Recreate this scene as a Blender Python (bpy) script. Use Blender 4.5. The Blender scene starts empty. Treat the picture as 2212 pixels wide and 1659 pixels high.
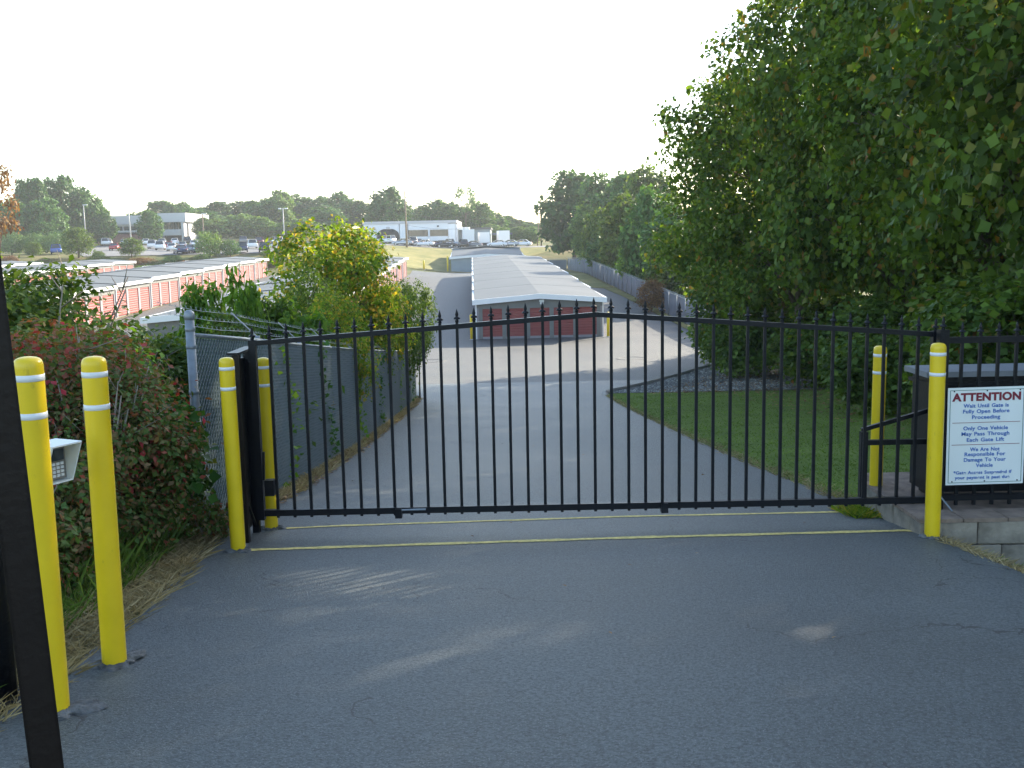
import bpy, bmesh, math, random
import numpy as np
from mathutils import Vector, Matrix, Euler
R=math.radians
scene=bpy.context.scene
col=scene.collection
# ------------------------------------------------------------------ camera, sky, sun, exposure
PITCH,ROLL,EYE=R(7.8),R(1.15),1.6
FPX,CX,CY=2200.,1106.,829.5           # focal length and centre of a 2212 x 1659 picture
_R0=Vector((1,0,0));_U0=Vector((0,math.sin(PITCH),math.cos(PITCH)));FWD=Vector((0,math.cos(PITCH),-math.sin(PITCH)))
RGT=math.cos(ROLL)*_R0-math.sin(ROLL)*_U0
UP=math.cos(ROLL)*_U0+math.sin(ROLL)*_R0
cd=bpy.data.cameras.new('camera');cam=bpy.data.objects.new('camera',cd);col.objects.link(cam)
M=Matrix((RGT,UP,-FWD)).transposed().to_4x4();M.translation=Vector((0,0,EYE));cam.matrix_world=M
cd.sensor_width=36;cd.lens=36*FPX/2212;cd.clip_end=3000;cd.clip_start=.05
scene.camera=cam
SUN_EL,SUN_AZ=25,43                   # degrees above the horizon, degrees right of straight ahead
world=bpy.data.worlds.new('World');scene.world=world;world.use_nodes=True
wn=world.node_tree.nodes;wl=world.node_tree.links
sky=wn.new('ShaderNodeTexSky');sky.sky_type='NISHITA';sky.sun_disc=False
sky.sun_elevation=R(SUN_EL);sky.sun_rotation=R(SUN_AZ);sky.air_density=1.0;sky.dust_density=.8;sky.ozone_density=.25
wl.new(sky.outputs[0],wn['Background'].inputs[0]);wn['Background'].inputs[1].default_value=.15
sd=bpy.data.lights.new('sun','SUN');sd.energy=5.0;sd.angle=R(.55);sd.color=(1,.88,.70)
sun=bpy.data.objects.new('sun',sd);col.objects.link(sun)
sv=Vector((math.sin(R(SUN_AZ))*math.cos(R(SUN_EL)),math.cos(R(SUN_AZ))*math.cos(R(SUN_EL)),math.sin(R(SUN_EL))))
sun.rotation_euler=(-sv).to_track_quat('-Z','Y').to_euler();sun.location=sv*60
vs=scene.view_settings;vs.view_transform='Standard';vs.look='None';vs.exposure=1.68;vs.gamma=1
try: vs.use_curve_mapping=False
except Exception: pass
scene.cycles.use_denoising=True
scene.cycles.volume_bounces=1;scene.cycles.max_bounces=8;scene.cycles.transparent_max_bounces=8
scene.cycles.diffuse_bounces=3;scene.cycles.glossy_bounces=2;scene.cycles.transmission_bounces=3
# ------------------------------------------------------------------ helpers: places
def at(px,py,Y):
    d=FWD+RGT*((px-CX)/FPX)-UP*((py-CY)/FPX);return Vector((0,0,EYE))+d*(Y/d.y)
def ss(a,b,x):
    t=np.clip((np.asarray(x,float)-a)/(b-a),0,1);return t*t*(3-2*t)
def pf(pts):
    ys=np.array([p[0] for p in pts],float);zs=np.array([p[1] for p in pts],float)
    fy=np.arange(-60,860,.5);fz=np.interp(fy,ys,zs);k=np.ones(9)/9
    for _ in range(2): fz=np.convolve(np.pad(fz,4,'edge'),k,'valid')
    return lambda y:np.interp(y,fy,fz)
PC=pf([(-60,5),(-12,1.15),(0,.03),(5,-.5),(8.2,-.86),(9.3,-.96),(11.6,-1.27),(19,-2.12),(30,-3.3),(38,-4.05),(46,-4.52),(55,-4.85),(65,-4.98),(75,-4.85),(105,-3.85),(146,-2.7),(175,-2.9),(190,-2.9),(203,-1.2),(216,.9),(225,1.1),(260,1.4),(320,3.5),(500,8),(860,14)])
PL=pf([(-60,5),(-12,1.15),(0,.03),(5,-.5),(8.2,-.86),(9.3,-.96),(19,-2.0),(38,-3.9),(50,-4.2),(62,-4.2),(75,-3.9),(105,-3.2),(150,-2.3),(160,-2.2),(173,.9),(180,1.25),(230,2.6),(260,4),(320,6),(500,11),(860,16)])
def g(x,y):
    x=np.asarray(x,float);y=np.asarray(y,float)
    w=ss(-8,-34,x);z=PC(y)*(1-w)+PL(y)*w
    z=z-.40*np.clip(x-3.45,0,1.5)*(1-ss(8.5,10.5,y))*ss(1,6,y)
    z=z+.5*ss(12,40,x)*ss(10,30,y)+.9*ss(20,80,np.abs(x))*ss(60,200,y)*0
    z=z-.25*ss(-2.6,-6,x)*(1-ss(10,16,y))
    return z
def G(x,y): return float(g(x,y))
def onground(px,py,lo=2,hi=400):
    for Y in np.arange(lo,hi,.1):
        p=at(px,py,Y)
        if p.z<=G(p.x,p.y): return p
    return at(px,py,hi)
# ------------------------------------------------------------------ helpers: meshes
class MB:
    def __init__(s): s.v=[];s.f=[]
    def add(s,vs,fs):
        o=len(s.v);s.v+=[tuple(v) for v in vs];s.f+=[tuple(i+o for i in f) for f in fs];return s
    def box(s,x0,x1,y0,y1,z0,z1,m=None):
        v=[Vector((x,y,z)) for z in (z0,z1) for y in (y0,y1) for x in (x0,x1)]
        if m is not None: v=[m@q for q in v]
        return s.add(v,[(0,2,3,1),(4,5,7,6),(0,1,5,4),(2,6,7,3),(0,4,6,2),(1,3,7,5)])
    def bar(s,a,b,w,h=None,up=(0,0,1)):
        a=Vector(a);b=Vector(b);h=h or w;d=(b-a).normalized();u=Vector(up)
        if abs(d.dot(u))>.98:u=Vector((0,1,0))
        x=d.cross(u).normalized();z=x.cross(d).normalized()
        v=[p+x*(w/2*i)+z*(h/2*j) for p in (a,b) for j in (-1,1) for i in (-1,1)]
        return s.add(v,[(0,2,3,1),(4,5,7,6),(0,1,5,4),(2,6,7,3),(0,4,6,2),(1,3,7,5)])
    def tube(s,pts,rad,n=6,cap=True):
        pts=[Vector(p) for p in pts];o=len(s.v);N=len(pts)
        if not hasattr(rad,'__len__'): rad=[rad]*N
        for i,p in enumerate(pts):
            d=(pts[min(i+1,N-1)]-pts[max(i-1,0)])
            d=d.normalized() if d.length>1e-9 else Vector((0,0,1))
            u=Vector((0,0,1)) if abs(d.z)<.9 else Vector((0,1,0))
            x=d.cross(u).normalized();y=d.cross(x)
            for k in range(n):
                a=2*math.pi*k/n;s.v.append(tuple(p+(x*math.cos(a)+y*math.sin(a))*rad[i]))
        for i in range(N-1):
            for k in range(n):
                s.f.append((o+i*n+k,o+i*n+(k+1)%n,o+(i+1)*n+(k+1)%n,o+(i+1)*n+k))
        if cap:
            s.f.append(tuple(o+k for k in range(n))[::-1]);s.f.append(tuple(o+(N-1)*n+k for k in range(n)))
        return s
    def lathe(s,prof,n=24,c=(0,0,0)):
        o=len(s.v)
        for r,z in prof:
            for k in range(n):
                a=2*math.pi*k/n;s.v.append((c[0]+r*math.cos(a),c[1]+r*math.sin(a),c[2]+z))
        for i in range(len(prof)-1):
            for k in range(n): s.f.append((o+i*n+k,o+i*n+(k+1)%n,o+(i+1)*n+(k+1)%n,o+(i+1)*n+k))
        s.f.append(tuple(o+k for k in range(n))[::-1]);s.f.append(tuple(o+(len(prof)-1)*n+k for k in range(n)))
        return s
    def mesh(s,name,smooth=False):
        me=bpy.data.meshes.new(name);me.from_pydata(s.v,[],s.f);me.update()
        if smooth: me.shade_smooth()
        return me
    def build(s,name,mat,parent=None,smooth=False):
        return put(name,s.mesh(name,smooth),mat,parent)
def put(name,me,mat,parent=None,loc=None):
    o=bpy.data.objects.new(name,me);col.objects.link(o)
    if mat is not None:
        if len(me.materials)==0: me.materials.append(mat)
        elif me.materials[0] is not mat:
            o.material_slots[0].link='OBJECT';o.material_slots[0].material=mat
    if parent is not None:o.parent=parent
    if loc is not None:o.location=loc
    return o
def tag(o,label=None,cat=None,group=None,kind=None):
    if label:o['label']=label
    if cat:o['category']=cat
    if group:o['group']=group
    if kind:o['kind']=kind
    return o
def thing(name,label,cat,loc=(0,0,0),rz=0,group=None):
    o=bpy.data.objects.new(name,None);col.objects.link(o);o.location=loc;o.rotation_euler=(0,0,rz);o.empty_display_size=.2
    return tag(o,label,cat,group)
def copy_tree(o,parent=None):
    c=o.copy();col.objects.link(c);c.parent=parent
    for ch in o.children: copy_tree(ch,c)
    return c
def npmesh(name,V,faces_n,idx,smooth=False):
    """V (n,3), faces of equal size faces_n, idx flat int array"""
    me=bpy.data.meshes.new(name);n=len(V);nf=len(idx)//faces_n
    me.vertices.add(n);me.vertices.foreach_set('co',np.asarray(V,np.float32).ravel())
    me.loops.add(len(idx));me.loops.foreach_set('vertex_index',np.asarray(idx,np.int32))
    me.polygons.add(nf);me.polygons.foreach_set('loop_start',np.arange(0,nf*faces_n,faces_n,dtype=np.int32))
    me.polygons.foreach_set('loop_total',np.full(nf,faces_n,np.int32))
    me.update(calc_edges=True)
    if smooth: me.shade_smooth()
    return me
# ------------------------------------------------------------------ helpers: materials
def mat(name,base,rough=.6,metal=0,spec=.4,var=0,vscale=4,bump=0,bscale=30,var2=None,coat=0):
    m=bpy.data.materials.new(name);m.use_nodes=True;nt=m.node_tree;b=nt.nodes['Principled BSDF']
    b.inputs['Roughness'].default_value=rough;b.inputs['Metallic'].default_value=metal
    b.inputs['Specular IOR Level'].default_value=spec;b.inputs['Base Color'].default_value=(*base,1)
    if coat:b.inputs['Coat Weight'].default_value=coat
    if var or var2 or bump:
        tc=nt.nodes.new('ShaderNodeTexCoord')
    if var or var2:
        n=nt.nodes.new('ShaderNodeTexNoise');n.inputs['Scale'].default_value=vscale;n.inputs['Detail'].default_value=6
        nt.links.new(tc.outputs['Object'],n.inputs['Vector'])
        r=nt.nodes.new('ShaderNodeValToRGB');r.color_ramp.elements[0].position=.3;r.color_ramp.elements[1].position=.72
        c0=[max(0,c*(1-var)) for c in base];c1=var2 or [min(1,c*(1+var)) for c in base]
        r.color_ramp.elements[0].color=(*c0,1);r.color_ramp.elements[1].color=(*c1,1)
        nt.links.new(n.outputs['Fac'],r.inputs['Fac']);nt.links.new(r.outputs['Color'],b.inputs['Base Color'])
    if bump:
        n2=nt.nodes.new('ShaderNodeTexNoise');n2.inputs['Scale'].default_value=bscale;n2.inputs['Detail'].default_value=4
        nt.links.new(tc.outputs['Object'],n2.inputs['Vector'])
        bp=nt.nodes.new('ShaderNodeBump');bp.inputs['Strength'].default_value=bump;bp.inputs['Distance'].default_value=.02
        nt.links.new(n2.outputs['Fac'],bp.inputs['Height']);nt.links.new(bp.outputs['Normal'],b.inputs['Normal'])
    return m
def leafmat(name,stops,transl=.4,rough=.55,tr_tint=(1.25,1.15,.45)):
    m=bpy.data.materials.new(name);m.use_nodes=True;nt=m.node_tree;N=nt.nodes;L=nt.links;b=N['Principled BSDF']
    ge=N.new('ShaderNodeNewGeometry');r=N.new('ShaderNodeValToRGB');cr=r.color_ramp
    while len(cr.elements)<len(stops): cr.elements.new(.5)
    for e,(p,c) in zip(cr.elements,stops):
        e.position=p;e.color=(c[0]*1.2,c[1]*1.75,c[2]*1.1,1) if c[1]>c[0] else (c[0]*1.4,c[1]*1.4,c[2]*1.2,1)
    oi=N.new('ShaderNodeObjectInfo')
    L.new(ge.outputs['Random Per Island'],r.inputs['Fac'])
    # a patchy drift of tone through the crown, the way whole sprays of leaves differ
    tc=N.new('ShaderNodeTexCoord');nz=N.new('ShaderNodeTexNoise');nz.inputs['Scale'].default_value=.55;nz.inputs['Detail'].default_value=2
    L.new(tc.outputs['Object'],nz.inputs['Vector'])
    mr=N.new('ShaderNodeMapRange');mr.inputs[1].default_value=.35;mr.inputs[2].default_value=.65;mr.inputs[3].default_value=.75;mr.inputs[4].default_value=1.2
    L.new(nz.outputs['Fac'],mr.inputs[0])
    hs=N.new('ShaderNodeHueSaturation');L.new(r.outputs['Color'],hs.inputs['Color']);L.new(mr.outputs[0],hs.inputs['Value'])
    L.new(hs.outputs[0],b.inputs['Base Color']);b.inputs['Roughness'].default_value=rough;b.inputs['Specular IOR Level'].default_value=.22
    t=N.new('ShaderNodeBsdfTranslucent');mx=N.new('ShaderNodeMix');mx.data_type='RGBA';mx.blend_type='MULTIPLY';mx.inputs[0].default_value=1
    L.new(hs.outputs[0],mx.inputs[6]);mx.inputs[7].default_value=(*tr_tint,1);L.new(mx.outputs[2],t.inputs['Color'])
    ms=N.new('ShaderNodeMixShader');ms.inputs[0].default_value=transl
    L.new(b.outputs[0],ms.inputs[1]);L.new(t.outputs[0],ms.inputs[2]);L.new(ms.outputs[0],N['Material Output'].inputs['Surface'])
    return m
def asphalt(name,dark,light,speck,crack=0,r0=.42,r1=.66):
    m=bpy.data.materials.new(name);m.use_nodes=True;nt=m.node_tree;N=nt.nodes;L=nt.links;b=N['Principled BSDF']
    tc=N.new('ShaderNodeTexCoord')
    def noise(sc,de=5,ro=.6):
        n=N.new('ShaderNodeTexNoise');n.inputs['Scale'].default_value=sc;n.inputs['Detail'].default_value=de;n.inputs['Roughness'].default_value=ro
        L.new(tc.outputs['Object'],n.inputs['Vector']);return n
    big=noise(.35,6,.62);r=N.new('ShaderNodeValToRGB');r.color_ramp.elements[0].position=.33;r.color_ramp.elements[1].position=.68
    r.color_ramp.elements[0].color=(*dark,1);r.color_ramp.elements[1].color=(*light,1);L.new(big.outputs['Fac'],r.inputs['Fac'])
    fine=noise(55,3,.7);rf=N.new('ShaderNodeValToRGB');rf.color_ramp.elements[0].position=.36;rf.color_ramp.elements[1].position=.66
    rf.color_ramp.elements[0].color=(.45,.45,.45,1);rf.color_ramp.elements[1].color=(1.45,1.45,1.45,1);L.new(fine.outputs['Fac'],rf.inputs['Fac'])
    mx=N.new('ShaderNodeMix');mx.data_type='RGBA';mx.blend_type='MULTIPLY';mx.inputs[0].default_value=1
    L.new(r.outputs['Color'],mx.inputs[6]);L.new(rf.outputs['Color'],mx.inputs[7])
    vo=N.new('ShaderNodeTexVoronoi');vo.inputs['Scale'].default_value=95;L.new(tc.outputs['Object'],vo.inputs['Vector'])
    sep=N.new('ShaderNodeSeparateColor');L.new(vo.outputs['Color'],sep.inputs[0])
    gt=N.new('ShaderNodeMath');gt.operation='GREATER_THAN';gt.inputs[1].default_value=.82;L.new(sep.outputs[0],gt.inputs[0])
    lt=N.new('ShaderNodeMath');lt.operation='LESS_THAN';lt.inputs[1].default_value=.36;L.new(vo.outputs['Distance'],lt.inputs[0])
    mu=N.new('ShaderNodeMath');mu.operation='MULTIPLY';L.new(gt.outputs[0],mu.inputs[0]);L.new(lt.outputs[0],mu.inputs[1])
    m2=N.new('ShaderNodeMix');m2.data_type='RGBA';L.new(mu.outputs[0],m2.inputs[0]);L.new(mx.outputs[2],m2.inputs[6]);m2.inputs[7].default_value=(*speck,1)
    out=m2.outputs[2]
    if crack:
        wv=noise(1.2,4,.6);add=N.new('ShaderNodeVectorMath');add.operation='ADD';sc=N.new('ShaderNodeVectorMath');sc.operation='SCALE';sc.inputs[3].default_value=.9
        L.new(wv.outputs['Color'],sc.inputs[0]);L.new(sc.outputs[0],add.inputs[0]);L.new(tc.outputs['Object'],add.inputs[1])
        v2=N.new('ShaderNodeTexVoronoi');v2.feature='DISTANCE_TO_EDGE';v2.inputs['Scale'].default_value=.42;L.new(add.outputs[0],v2.inputs['Vector'])
        c=N.new('ShaderNodeMath');c.operation='LESS_THAN';c.inputs[1].default_value=.0022;L.new(v2.outputs['Distance'],c.inputs[0])
        msk=noise(.6,2);mg=N.new('ShaderNodeMath');mg.operation='GREATER_THAN';mg.inputs[1].default_value=.53;L.new(msk.outputs['Fac'],mg.inputs[0])
        cm=N.new('ShaderNodeMath');cm.operation='MULTIPLY';L.new(c.outputs[0],cm.inputs[0]);L.new(mg.outputs[0],cm.inputs[1])
        cm2=N.new('ShaderNodeMath');cm2.operation='MULTIPLY';L.new(cm.outputs[0],cm2.inputs[0]);cm2.inputs[1].default_value=crack
        m3=N.new('ShaderNodeMix');m3.data_type='RGBA';L.new(cm2.outputs[0],m3.inputs[0]);L.new(out,m3.inputs[6]);m3.inputs[7].default_value=(.018,.018,.018,1);out=m3.outputs[2]
    L.new(out,b.inputs['Base Color']);b.inputs['Specular IOR Level'].default_value=.5
    rr=N.new('ShaderNodeMapRange');rr.inputs[3].default_value=r0;rr.inputs[4].default_value=r1;L.new(big.outputs['Fac'],rr.inputs[0]);L.new(rr.outputs[0],b.inputs['Roughness'])
    bn=noise(85,3,.7);bp=N.new('ShaderNodeBump');bp.inputs['Strength'].default_value=.9;bp.inputs['Distance'].default_value=.012
    L.new(bn.outputs['Fac'],bp.inputs['Height']);L.new(bp.outputs['Normal'],b.inputs['Normal'])
    return m
def groundmat(name,cols,scale):
    m=bpy.data.materials.new(name);m.use_nodes=True;nt=m.node_tree;N=nt.nodes;L=nt.links;b=N['Principled BSDF']
    tc=N.new('ShaderNodeTexCoord');n=N.new('ShaderNodeTexNoise');n.inputs['Scale'].default_value=scale;n.inputs['Detail'].default_value=9;n.inputs['Roughness'].default_value=.72
    L.new(tc.outputs['Object'],n.inputs['Vector']);r=N.new('ShaderNodeValToRGB');cr=r.color_ramp
    while len(cr.elements)<len(cols): cr.elements.new(.5)
    for i,(e,c) in enumerate(zip(cr.elements,cols)): e.position=.3+.42*i/(len(cols)-1);e.color=(*c,1)
    L.new(n.outputs['Fac'],r.inputs['Fac']);L.new(r.outputs['Color'],b.inputs['Base Color']);b.inputs['Roughness'].default_value=.95;b.inputs['Specular IOR Level'].default_value=.15
    n2=N.new('ShaderNodeTexNoise');n2.inputs['Scale'].default_value=scale*14;n2.inputs['Detail'].default_value=4;L.new(tc.outputs['Object'],n2.inputs['Vector'])
    bp=N.new('ShaderNodeBump');bp.inputs['Strength'].default_value=.8;bp.inputs['Distance'].default_value=.05;L.new(n2.outputs['Fac'],bp.inputs['Height']);L.new(bp.outputs['Normal'],b.inputs['Normal'])
    return m
M_={}
M_['asphalt']=asphalt('asphalt',(.052,.063,.063),(.094,.109,.107),(.145,.165,.16),.9)
M_['lot']=asphalt('lot_asphalt',(.064,.069,.067),(.100,.104,.099),(.155,.158,.15),.7,.55,.78)
M_['carpark']=mat('carpark_asphalt',(.15,.15,.15),.85,var=.15,vscale=.3)
M_['terrain']=groundmat('terrain_grass',[(.05,.075,.022),(.085,.10,.032),(.16,.135,.055),(.11,.085,.045)],.16)
M_['lawn']=groundmat('lawn_turf',[(.08,.125,.022),(.115,.165,.03),(.16,.20,.045)],.8)
M_['bank']=groundmat('bank_dry_grass',[(.10,.12,.035),(.20,.19,.07),(.28,.24,.10)],.25)
M_['gravel']=groundmat('gravel_bed',[(.07,.065,.058),(.13,.125,.115),(.2,.195,.185)],5)
M_['yellow']=mat('yellow_plastic',(.74,.53,.012),.32,spec=.45,var=.06,vscale=5)
M_['yellowline']=mat('yellow_road_paint',(.68,.54,.17),.7,var=.35,vscale=25,bump=.4,bscale=120)
M_['white_band']=mat('white_reflective_band',(.72,.74,.74),.4)
M_['black']=mat('black_iron_paint',(.005,.006,.009),.42,spec=.28,var=.3,vscale=9,bump=.15,bscale=60)
M_['brownblack']=mat('dark_brown_steel',(.012,.008,.006),.45,spec=.25,var=.15,vscale=6,bump=.1,bscale=40)
M_['galv']=mat('galvanised_steel',(.24,.27,.29),.5,metal=.35,var=.2,vscale=12)
M_['wire']=mat('galvanised_wire',(.26,.29,.30),.5,metal=.3)
M_['slat']=mat('green_grey_slat',(.085,.135,.132),.6,var=.28,vscale=1.4)
M_['slat2']=mat('blue_grey_slat',(.13,.155,.185),.7,var=.18,vscale=.6)
M_['door']=mat('red_rollup_door',(.235,.052,.047),.5,var=.07,vscale=2)
M_['wall']=mat('grey_metal_wall',(.155,.16,.155),.55,var=.08,vscale=2)
M_['pil']=mat('pale_grey_trim',(.24,.225,.24),.5)
M_['white']=mat('white_metal_trim',(.78,.79,.80),.4)
M_['roof']=mat('grey_metal_roof',(.105,.112,.112),.6,spec=.25,var=.1,vscale=.3)
M_['bluegrey']=mat('blue_grey_metal_wall',(.22,.27,.31),.5,var=.06,vscale=1)
M_['conc']=mat('concrete',(.36,.35,.33),.85,var=.25,vscale=3,bump=.4,bscale=25)
M_['block']=mat('weathered_block',(.25,.22,.175),.95,var=.42,vscale=5,bump=.6,bscale=30)
M_['soil']=mat('red_brown_soil',(.23,.175,.135),.95,var=.35,vscale=6,bump=.6,bscale=25)
M_['rubble']=mat('broken_concrete',(.11,.112,.11),.95,var=.6,vscale=18,bump=.9,bscale=50)
M_['bark']=mat('grey_brown_bark',(.12,.095,.07),.95,var=.4,vscale=5,bump=.7,bscale=20)
M_['bark2']=mat('pale_bark',(.24,.21,.17),.9,var=.35,vscale=3,bump=.5,bscale=14)
M_['glass']=mat('dark_window_glass',(.03,.04,.05),.08,spec=.8)
M_['tyre']=mat('black_tyre',(.02,.02,.02),.8)
M_['rim']=mat('alloy_rim',(.45,.45,.46),.35,metal=.7)
M_['signwhite']=mat('white_sign_panel',(.76,.80,.78),.45,var=.04,vscale=3)
M_['signred']=mat('maroon_lettering',(.20,.018,.035),.5)
M_['signblue']=mat('blue_lettering',(.05,.15,.46),.5)
M_['signgreen']=mat('green_border_line',(.05,.16,.14),.5)
M_['pink']=mat('pink_sign_panel',(.55,.32,.36),.5)
M_['cabgrey']=mat('grey_cabinet_lid',(.20,.215,.23),.5,var=.1)
M_['plaster']=mat('pale_office_panel',(.50,.50,.52),.7)
M_['whitewall']=mat('white_painted_wall',(.74,.76,.80),.6)
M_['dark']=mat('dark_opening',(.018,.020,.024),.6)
M_['brick']=mat('dull_red_brick',(.22,.10,.08),.85,var=.2,vscale=3)
M_['wood']=mat('weathered_pole_wood',(.22,.17,.12),.9,var=.25)
M_['polemetal']=mat('pale_pole_metal',(.42,.42,.40),.5)
M_['lamp']=mat('lamp_housing',(.62,.64,.62),.4)
M_['logo']=mat('blue_logo_paint',(.14,.22,.42),.5)
def scuffs(m,colr,scale,thr,amount):
    nt=m.node_tree;N=nt.nodes;L=nt.links;b=N['Principled BSDF'];src=b.inputs['Base Color'].links[0].from_socket
    tc=N.new('ShaderNodeTexCoord');mp=N.new('ShaderNodeMapping');mp.inputs['Scale'].default_value=(1,1,.45);L.new(tc.outputs['Object'],mp.inputs[0])
    n=N.new('ShaderNodeTexNoise');n.inputs['Scale'].default_value=scale;n.inputs['Detail'].default_value=8;n.inputs['Roughness'].default_value=.7;L.new(mp.outputs[0],n.inputs['Vector'])
    oi=N.new('ShaderNodeObjectInfo');ad=N.new('ShaderNodeVectorMath');ad.operation='ADD';L.new(mp.outputs[0],ad.inputs[0]);L.new(oi.outputs['Location'],ad.inputs[1]);L.new(ad.outputs[0],n.inputs['Vector'])
    r=N.new('ShaderNodeMapRange');r.inputs[1].default_value=thr;r.inputs[2].default_value=thr+.09;r.inputs[4].default_value=amount;L.new(n.outputs['Fac'],r.inputs[0])
    x=N.new('ShaderNodeMix');x.data_type='RGBA';L.new(r.outputs[0],x.inputs[0]);L.new(src,x.inputs[6]);x.inputs[7].default_value=(*colr,1);L.new(x.outputs[2],b.inputs['Base Color'])
scuffs(M_['yellow'],(.24,.17,.03),9,.62,.55)
scuffs(M_['door'],(.20,.06,.05),1.5,.55,.5)
scuffs(M_['whitewall'],(.5,.5,.5),.4,.56,.4) if M_['whitewall'].node_tree.nodes['Principled BSDF'].inputs['Base Color'].links else None
# ------------------------------------------------------------------ the setting: ground sheets
def lin(a,b,n): return np.linspace(a,b,n)
gx=np.unique(np.concatenate([-np.geomspace(14,420,45),lin(-14,14,71),np.geomspace(14,420,45)]))
gy=np.unique(np.concatenate([lin(-40,0,12),lin(0,60,150),lin(60,235,120),np.geomspace(235,830,40)]))
def sheet(name,X,Y,Z,mt,kind='structure',parent=None):
    ny,nx=X.shape;V=np.stack([X,Y,Z],-1).reshape(-1,3)
    i=np.arange(ny*nx).reshape(ny,nx);q=np.stack([i[:-1,:-1],i[:-1,1:],i[1:,1:],i[1:,:-1]],-1).reshape(-1)
    o=put(name,npmesh(name,V,4,q,True),mt,parent);
    if kind:o['kind']=kind
    return o
XX,YY=np.meshgrid(gx,gy);rng=np.random.default_rng(4)
ZZ=g(XX,YY)-.035
sheet('ground',XX,YY,ZZ,M_['terrain'])
def strip(name,ys,lf,rf,mt,off=0,ncol=14,jit=0,seed=1):
    rg=np.random.default_rng(seed);ys=np.asarray(ys,float);l=np.interp(ys,*zip(*lf));r=np.interp(ys,*zip(*rf))
    if jit:
        k=np.ones(5)/5
        l=l+np.convolve(np.pad(rg.normal(0,jit,len(ys)),2,'edge'),k,'valid');r=r+np.convolve(np.pad(rg.normal(0,jit,len(ys)),2,'edge'),k,'valid')
    t=np.linspace(0,1,ncol)[None];X=l[:,None]*(1-t)+r[:,None]*t;Y=np.repeat(ys[:,None],ncol,1);Z=g(X,Y)+off
    return sheet(name,X,Y,Z,mt)
ROAD_L=[(-40,-2.3),(5,-2.3),(7,-2.42),(8.3,-2.62),(9.2,-2.68),(12,-2.6),(19,-2.78),(30,-3.12),(38,-3.42),(42,-4.6),(44.5,-6.2)]
ROAD_R=[(-40,4.2),(3,3.9),(5.2,3.7),(6.8,3.62),(8.2,3.42),(12,3.4),(37.6,3.42),(38.6,3.75),(40,4.5),(42,5.5),(44.5,6.6)]
strip('driveway',lin(-14,44.5,240),ROAD_L,ROAD_R,M_['asphalt'],0,18,.035,3)
FL=lambda y:13.6-.036*(y-75)        # the slatted fence on the right of the yard
strip('storage_yard_pavement',lin(44.5,168,150),[(44.5,-6.2),(50,-9.6),(60,-11.2),(150,-15),(168,-16)],[(44.5,6.6),(47,7.8),(51,9.6),(54,12.4),(60,13.4),(75,12.9),(105,11.4),(116,10.6),(120,7),(160,5),(168,5)],M_['lot'],.0,22,.06,5)
strip('row_lane',lin(58,158,60),[(58,-30.5),(158,-35.8)],[(58,-21.0),(158,-25)],M_['lot'],.0,10)
strip('row_lane',lin(58,158,60),[(58,-48),(158,-55)],[(58,-41.2),(158,-46.5)],M_['lot'],.0,8)
strip('parking_lot',lin(174.5,243,40),[(174,-72),(243,-106)],[(174,-26),(200,-31),(243,-38)],M_['carpark'],.06,20)
strip('service_road',lin(217,229,8),[(217,-60),(229,-60)],[(217,26),(229,26)],M_['carpark'],.05,30)
strip('grass_bank',lin(172,216.5,26),[(172,-24),(216,-26)],[(172,-8),(190,-7),(216,12)],M_['bank'],.04,16)
strip('grass_patch',lin(117,150,26),[(117,10.2),(120,7.4),(150,6.4)],[(117,11.6),(150,10.6)],M_['bank'],.02,8)
strip('fence_verge',lin(62,116,40),[(62,13.45),(75,12.95),(105,11.5),(116,10.7)],[(62,14.0),(75,13.5),(105,12.4),(116,12.0)],M_['bank'],.025,5,.08,9)
strip('lawn',lin(9.6,37.9,90),[(9.6,3.5),(12,3.38),(37.4,3.42),(37.9,3.5)],[(9.6,26),(37.9,26)],M_['lawn'],.006,40,.03,2)
GRV=[(37.6,3.45),(38.6,3.82),(40,4.58),(42,5.6),(44.5,6.75),(47,8.0),(51,9.9)]
strip('gravel_bed',lin(37.6,51,50),GRV,[(37.6,13),(51,15)],M_['gravel'],.02,26)
# a low asphalt kerb round the gravel bed
kp=[(3.38,36.6),(3.44,37.6)]+[(x-.06,y) for y,x in GRV[1:]]+[(12.2,53.6)]
kb=MB()
pts=[]
for i in range(len(kp)-1):
    for t in np.linspace(0,1,6)[:-1]:
        pts.append((kp[i][0]*(1-t)+kp[i+1][0]*t,kp[i][1]*(1-t)+kp[i+1][1]*t))
pv=[];n=len(pts)
for i,(x,y) in enumerate(pts):
    a=pts[max(i-1,0)];b=pts[min(i+1,n-1)];d=Vector((b[0]-a[0],b[1]-a[1],0)).normalized();nn=Vector((d.y,-d.x,0));z=G(x,y);hh=.13*min(1,i/6,(n-1-i)/6)
    for o,h in ((-.14,-.02),(-.07,hh*.85),(.05,hh),(.16,.0)): pv.append((x+nn.x*o,y+nn.y*o,z+h))
kb.add(pv,[(i*4+k,i*4+k+1,(i+1)*4+k+1,(i+1)*4+k) for i in range(n-1) for k in range(3)])
o=kb.build('asphalt_kerb',M_['asphalt'],smooth=True);o['kind']='structure'
# two thin yellow lines across the drive, either side of the gate
def paintline(xs,ys,w):
    x=np.linspace(xs[0],xs[-1],140);y=np.interp(x,xs,ys)+np.random.default_rng(int(w*1e4)).normal(0,.003,140)
    wv=w*(1+.14*np.sin(x*7.3)+.09*np.sin(x*23.1))
    X=np.stack([x,x],1);Y=np.stack([y-wv/2,y+wv/2],1);Z=g(X,Y)+.004
    sheet('yellow_line',X.T,Y.T,Z.T,M_['yellowline'])
paintline([-2.36,-2.1,1,3.3,3.42],[8.10,8.13,8.34,8.42,8.38],.095)
paintline([-2.2,-2.0,-1.7,1,3.36],[9.18,9.22,9.28,9.5,9.52],.08)
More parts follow.
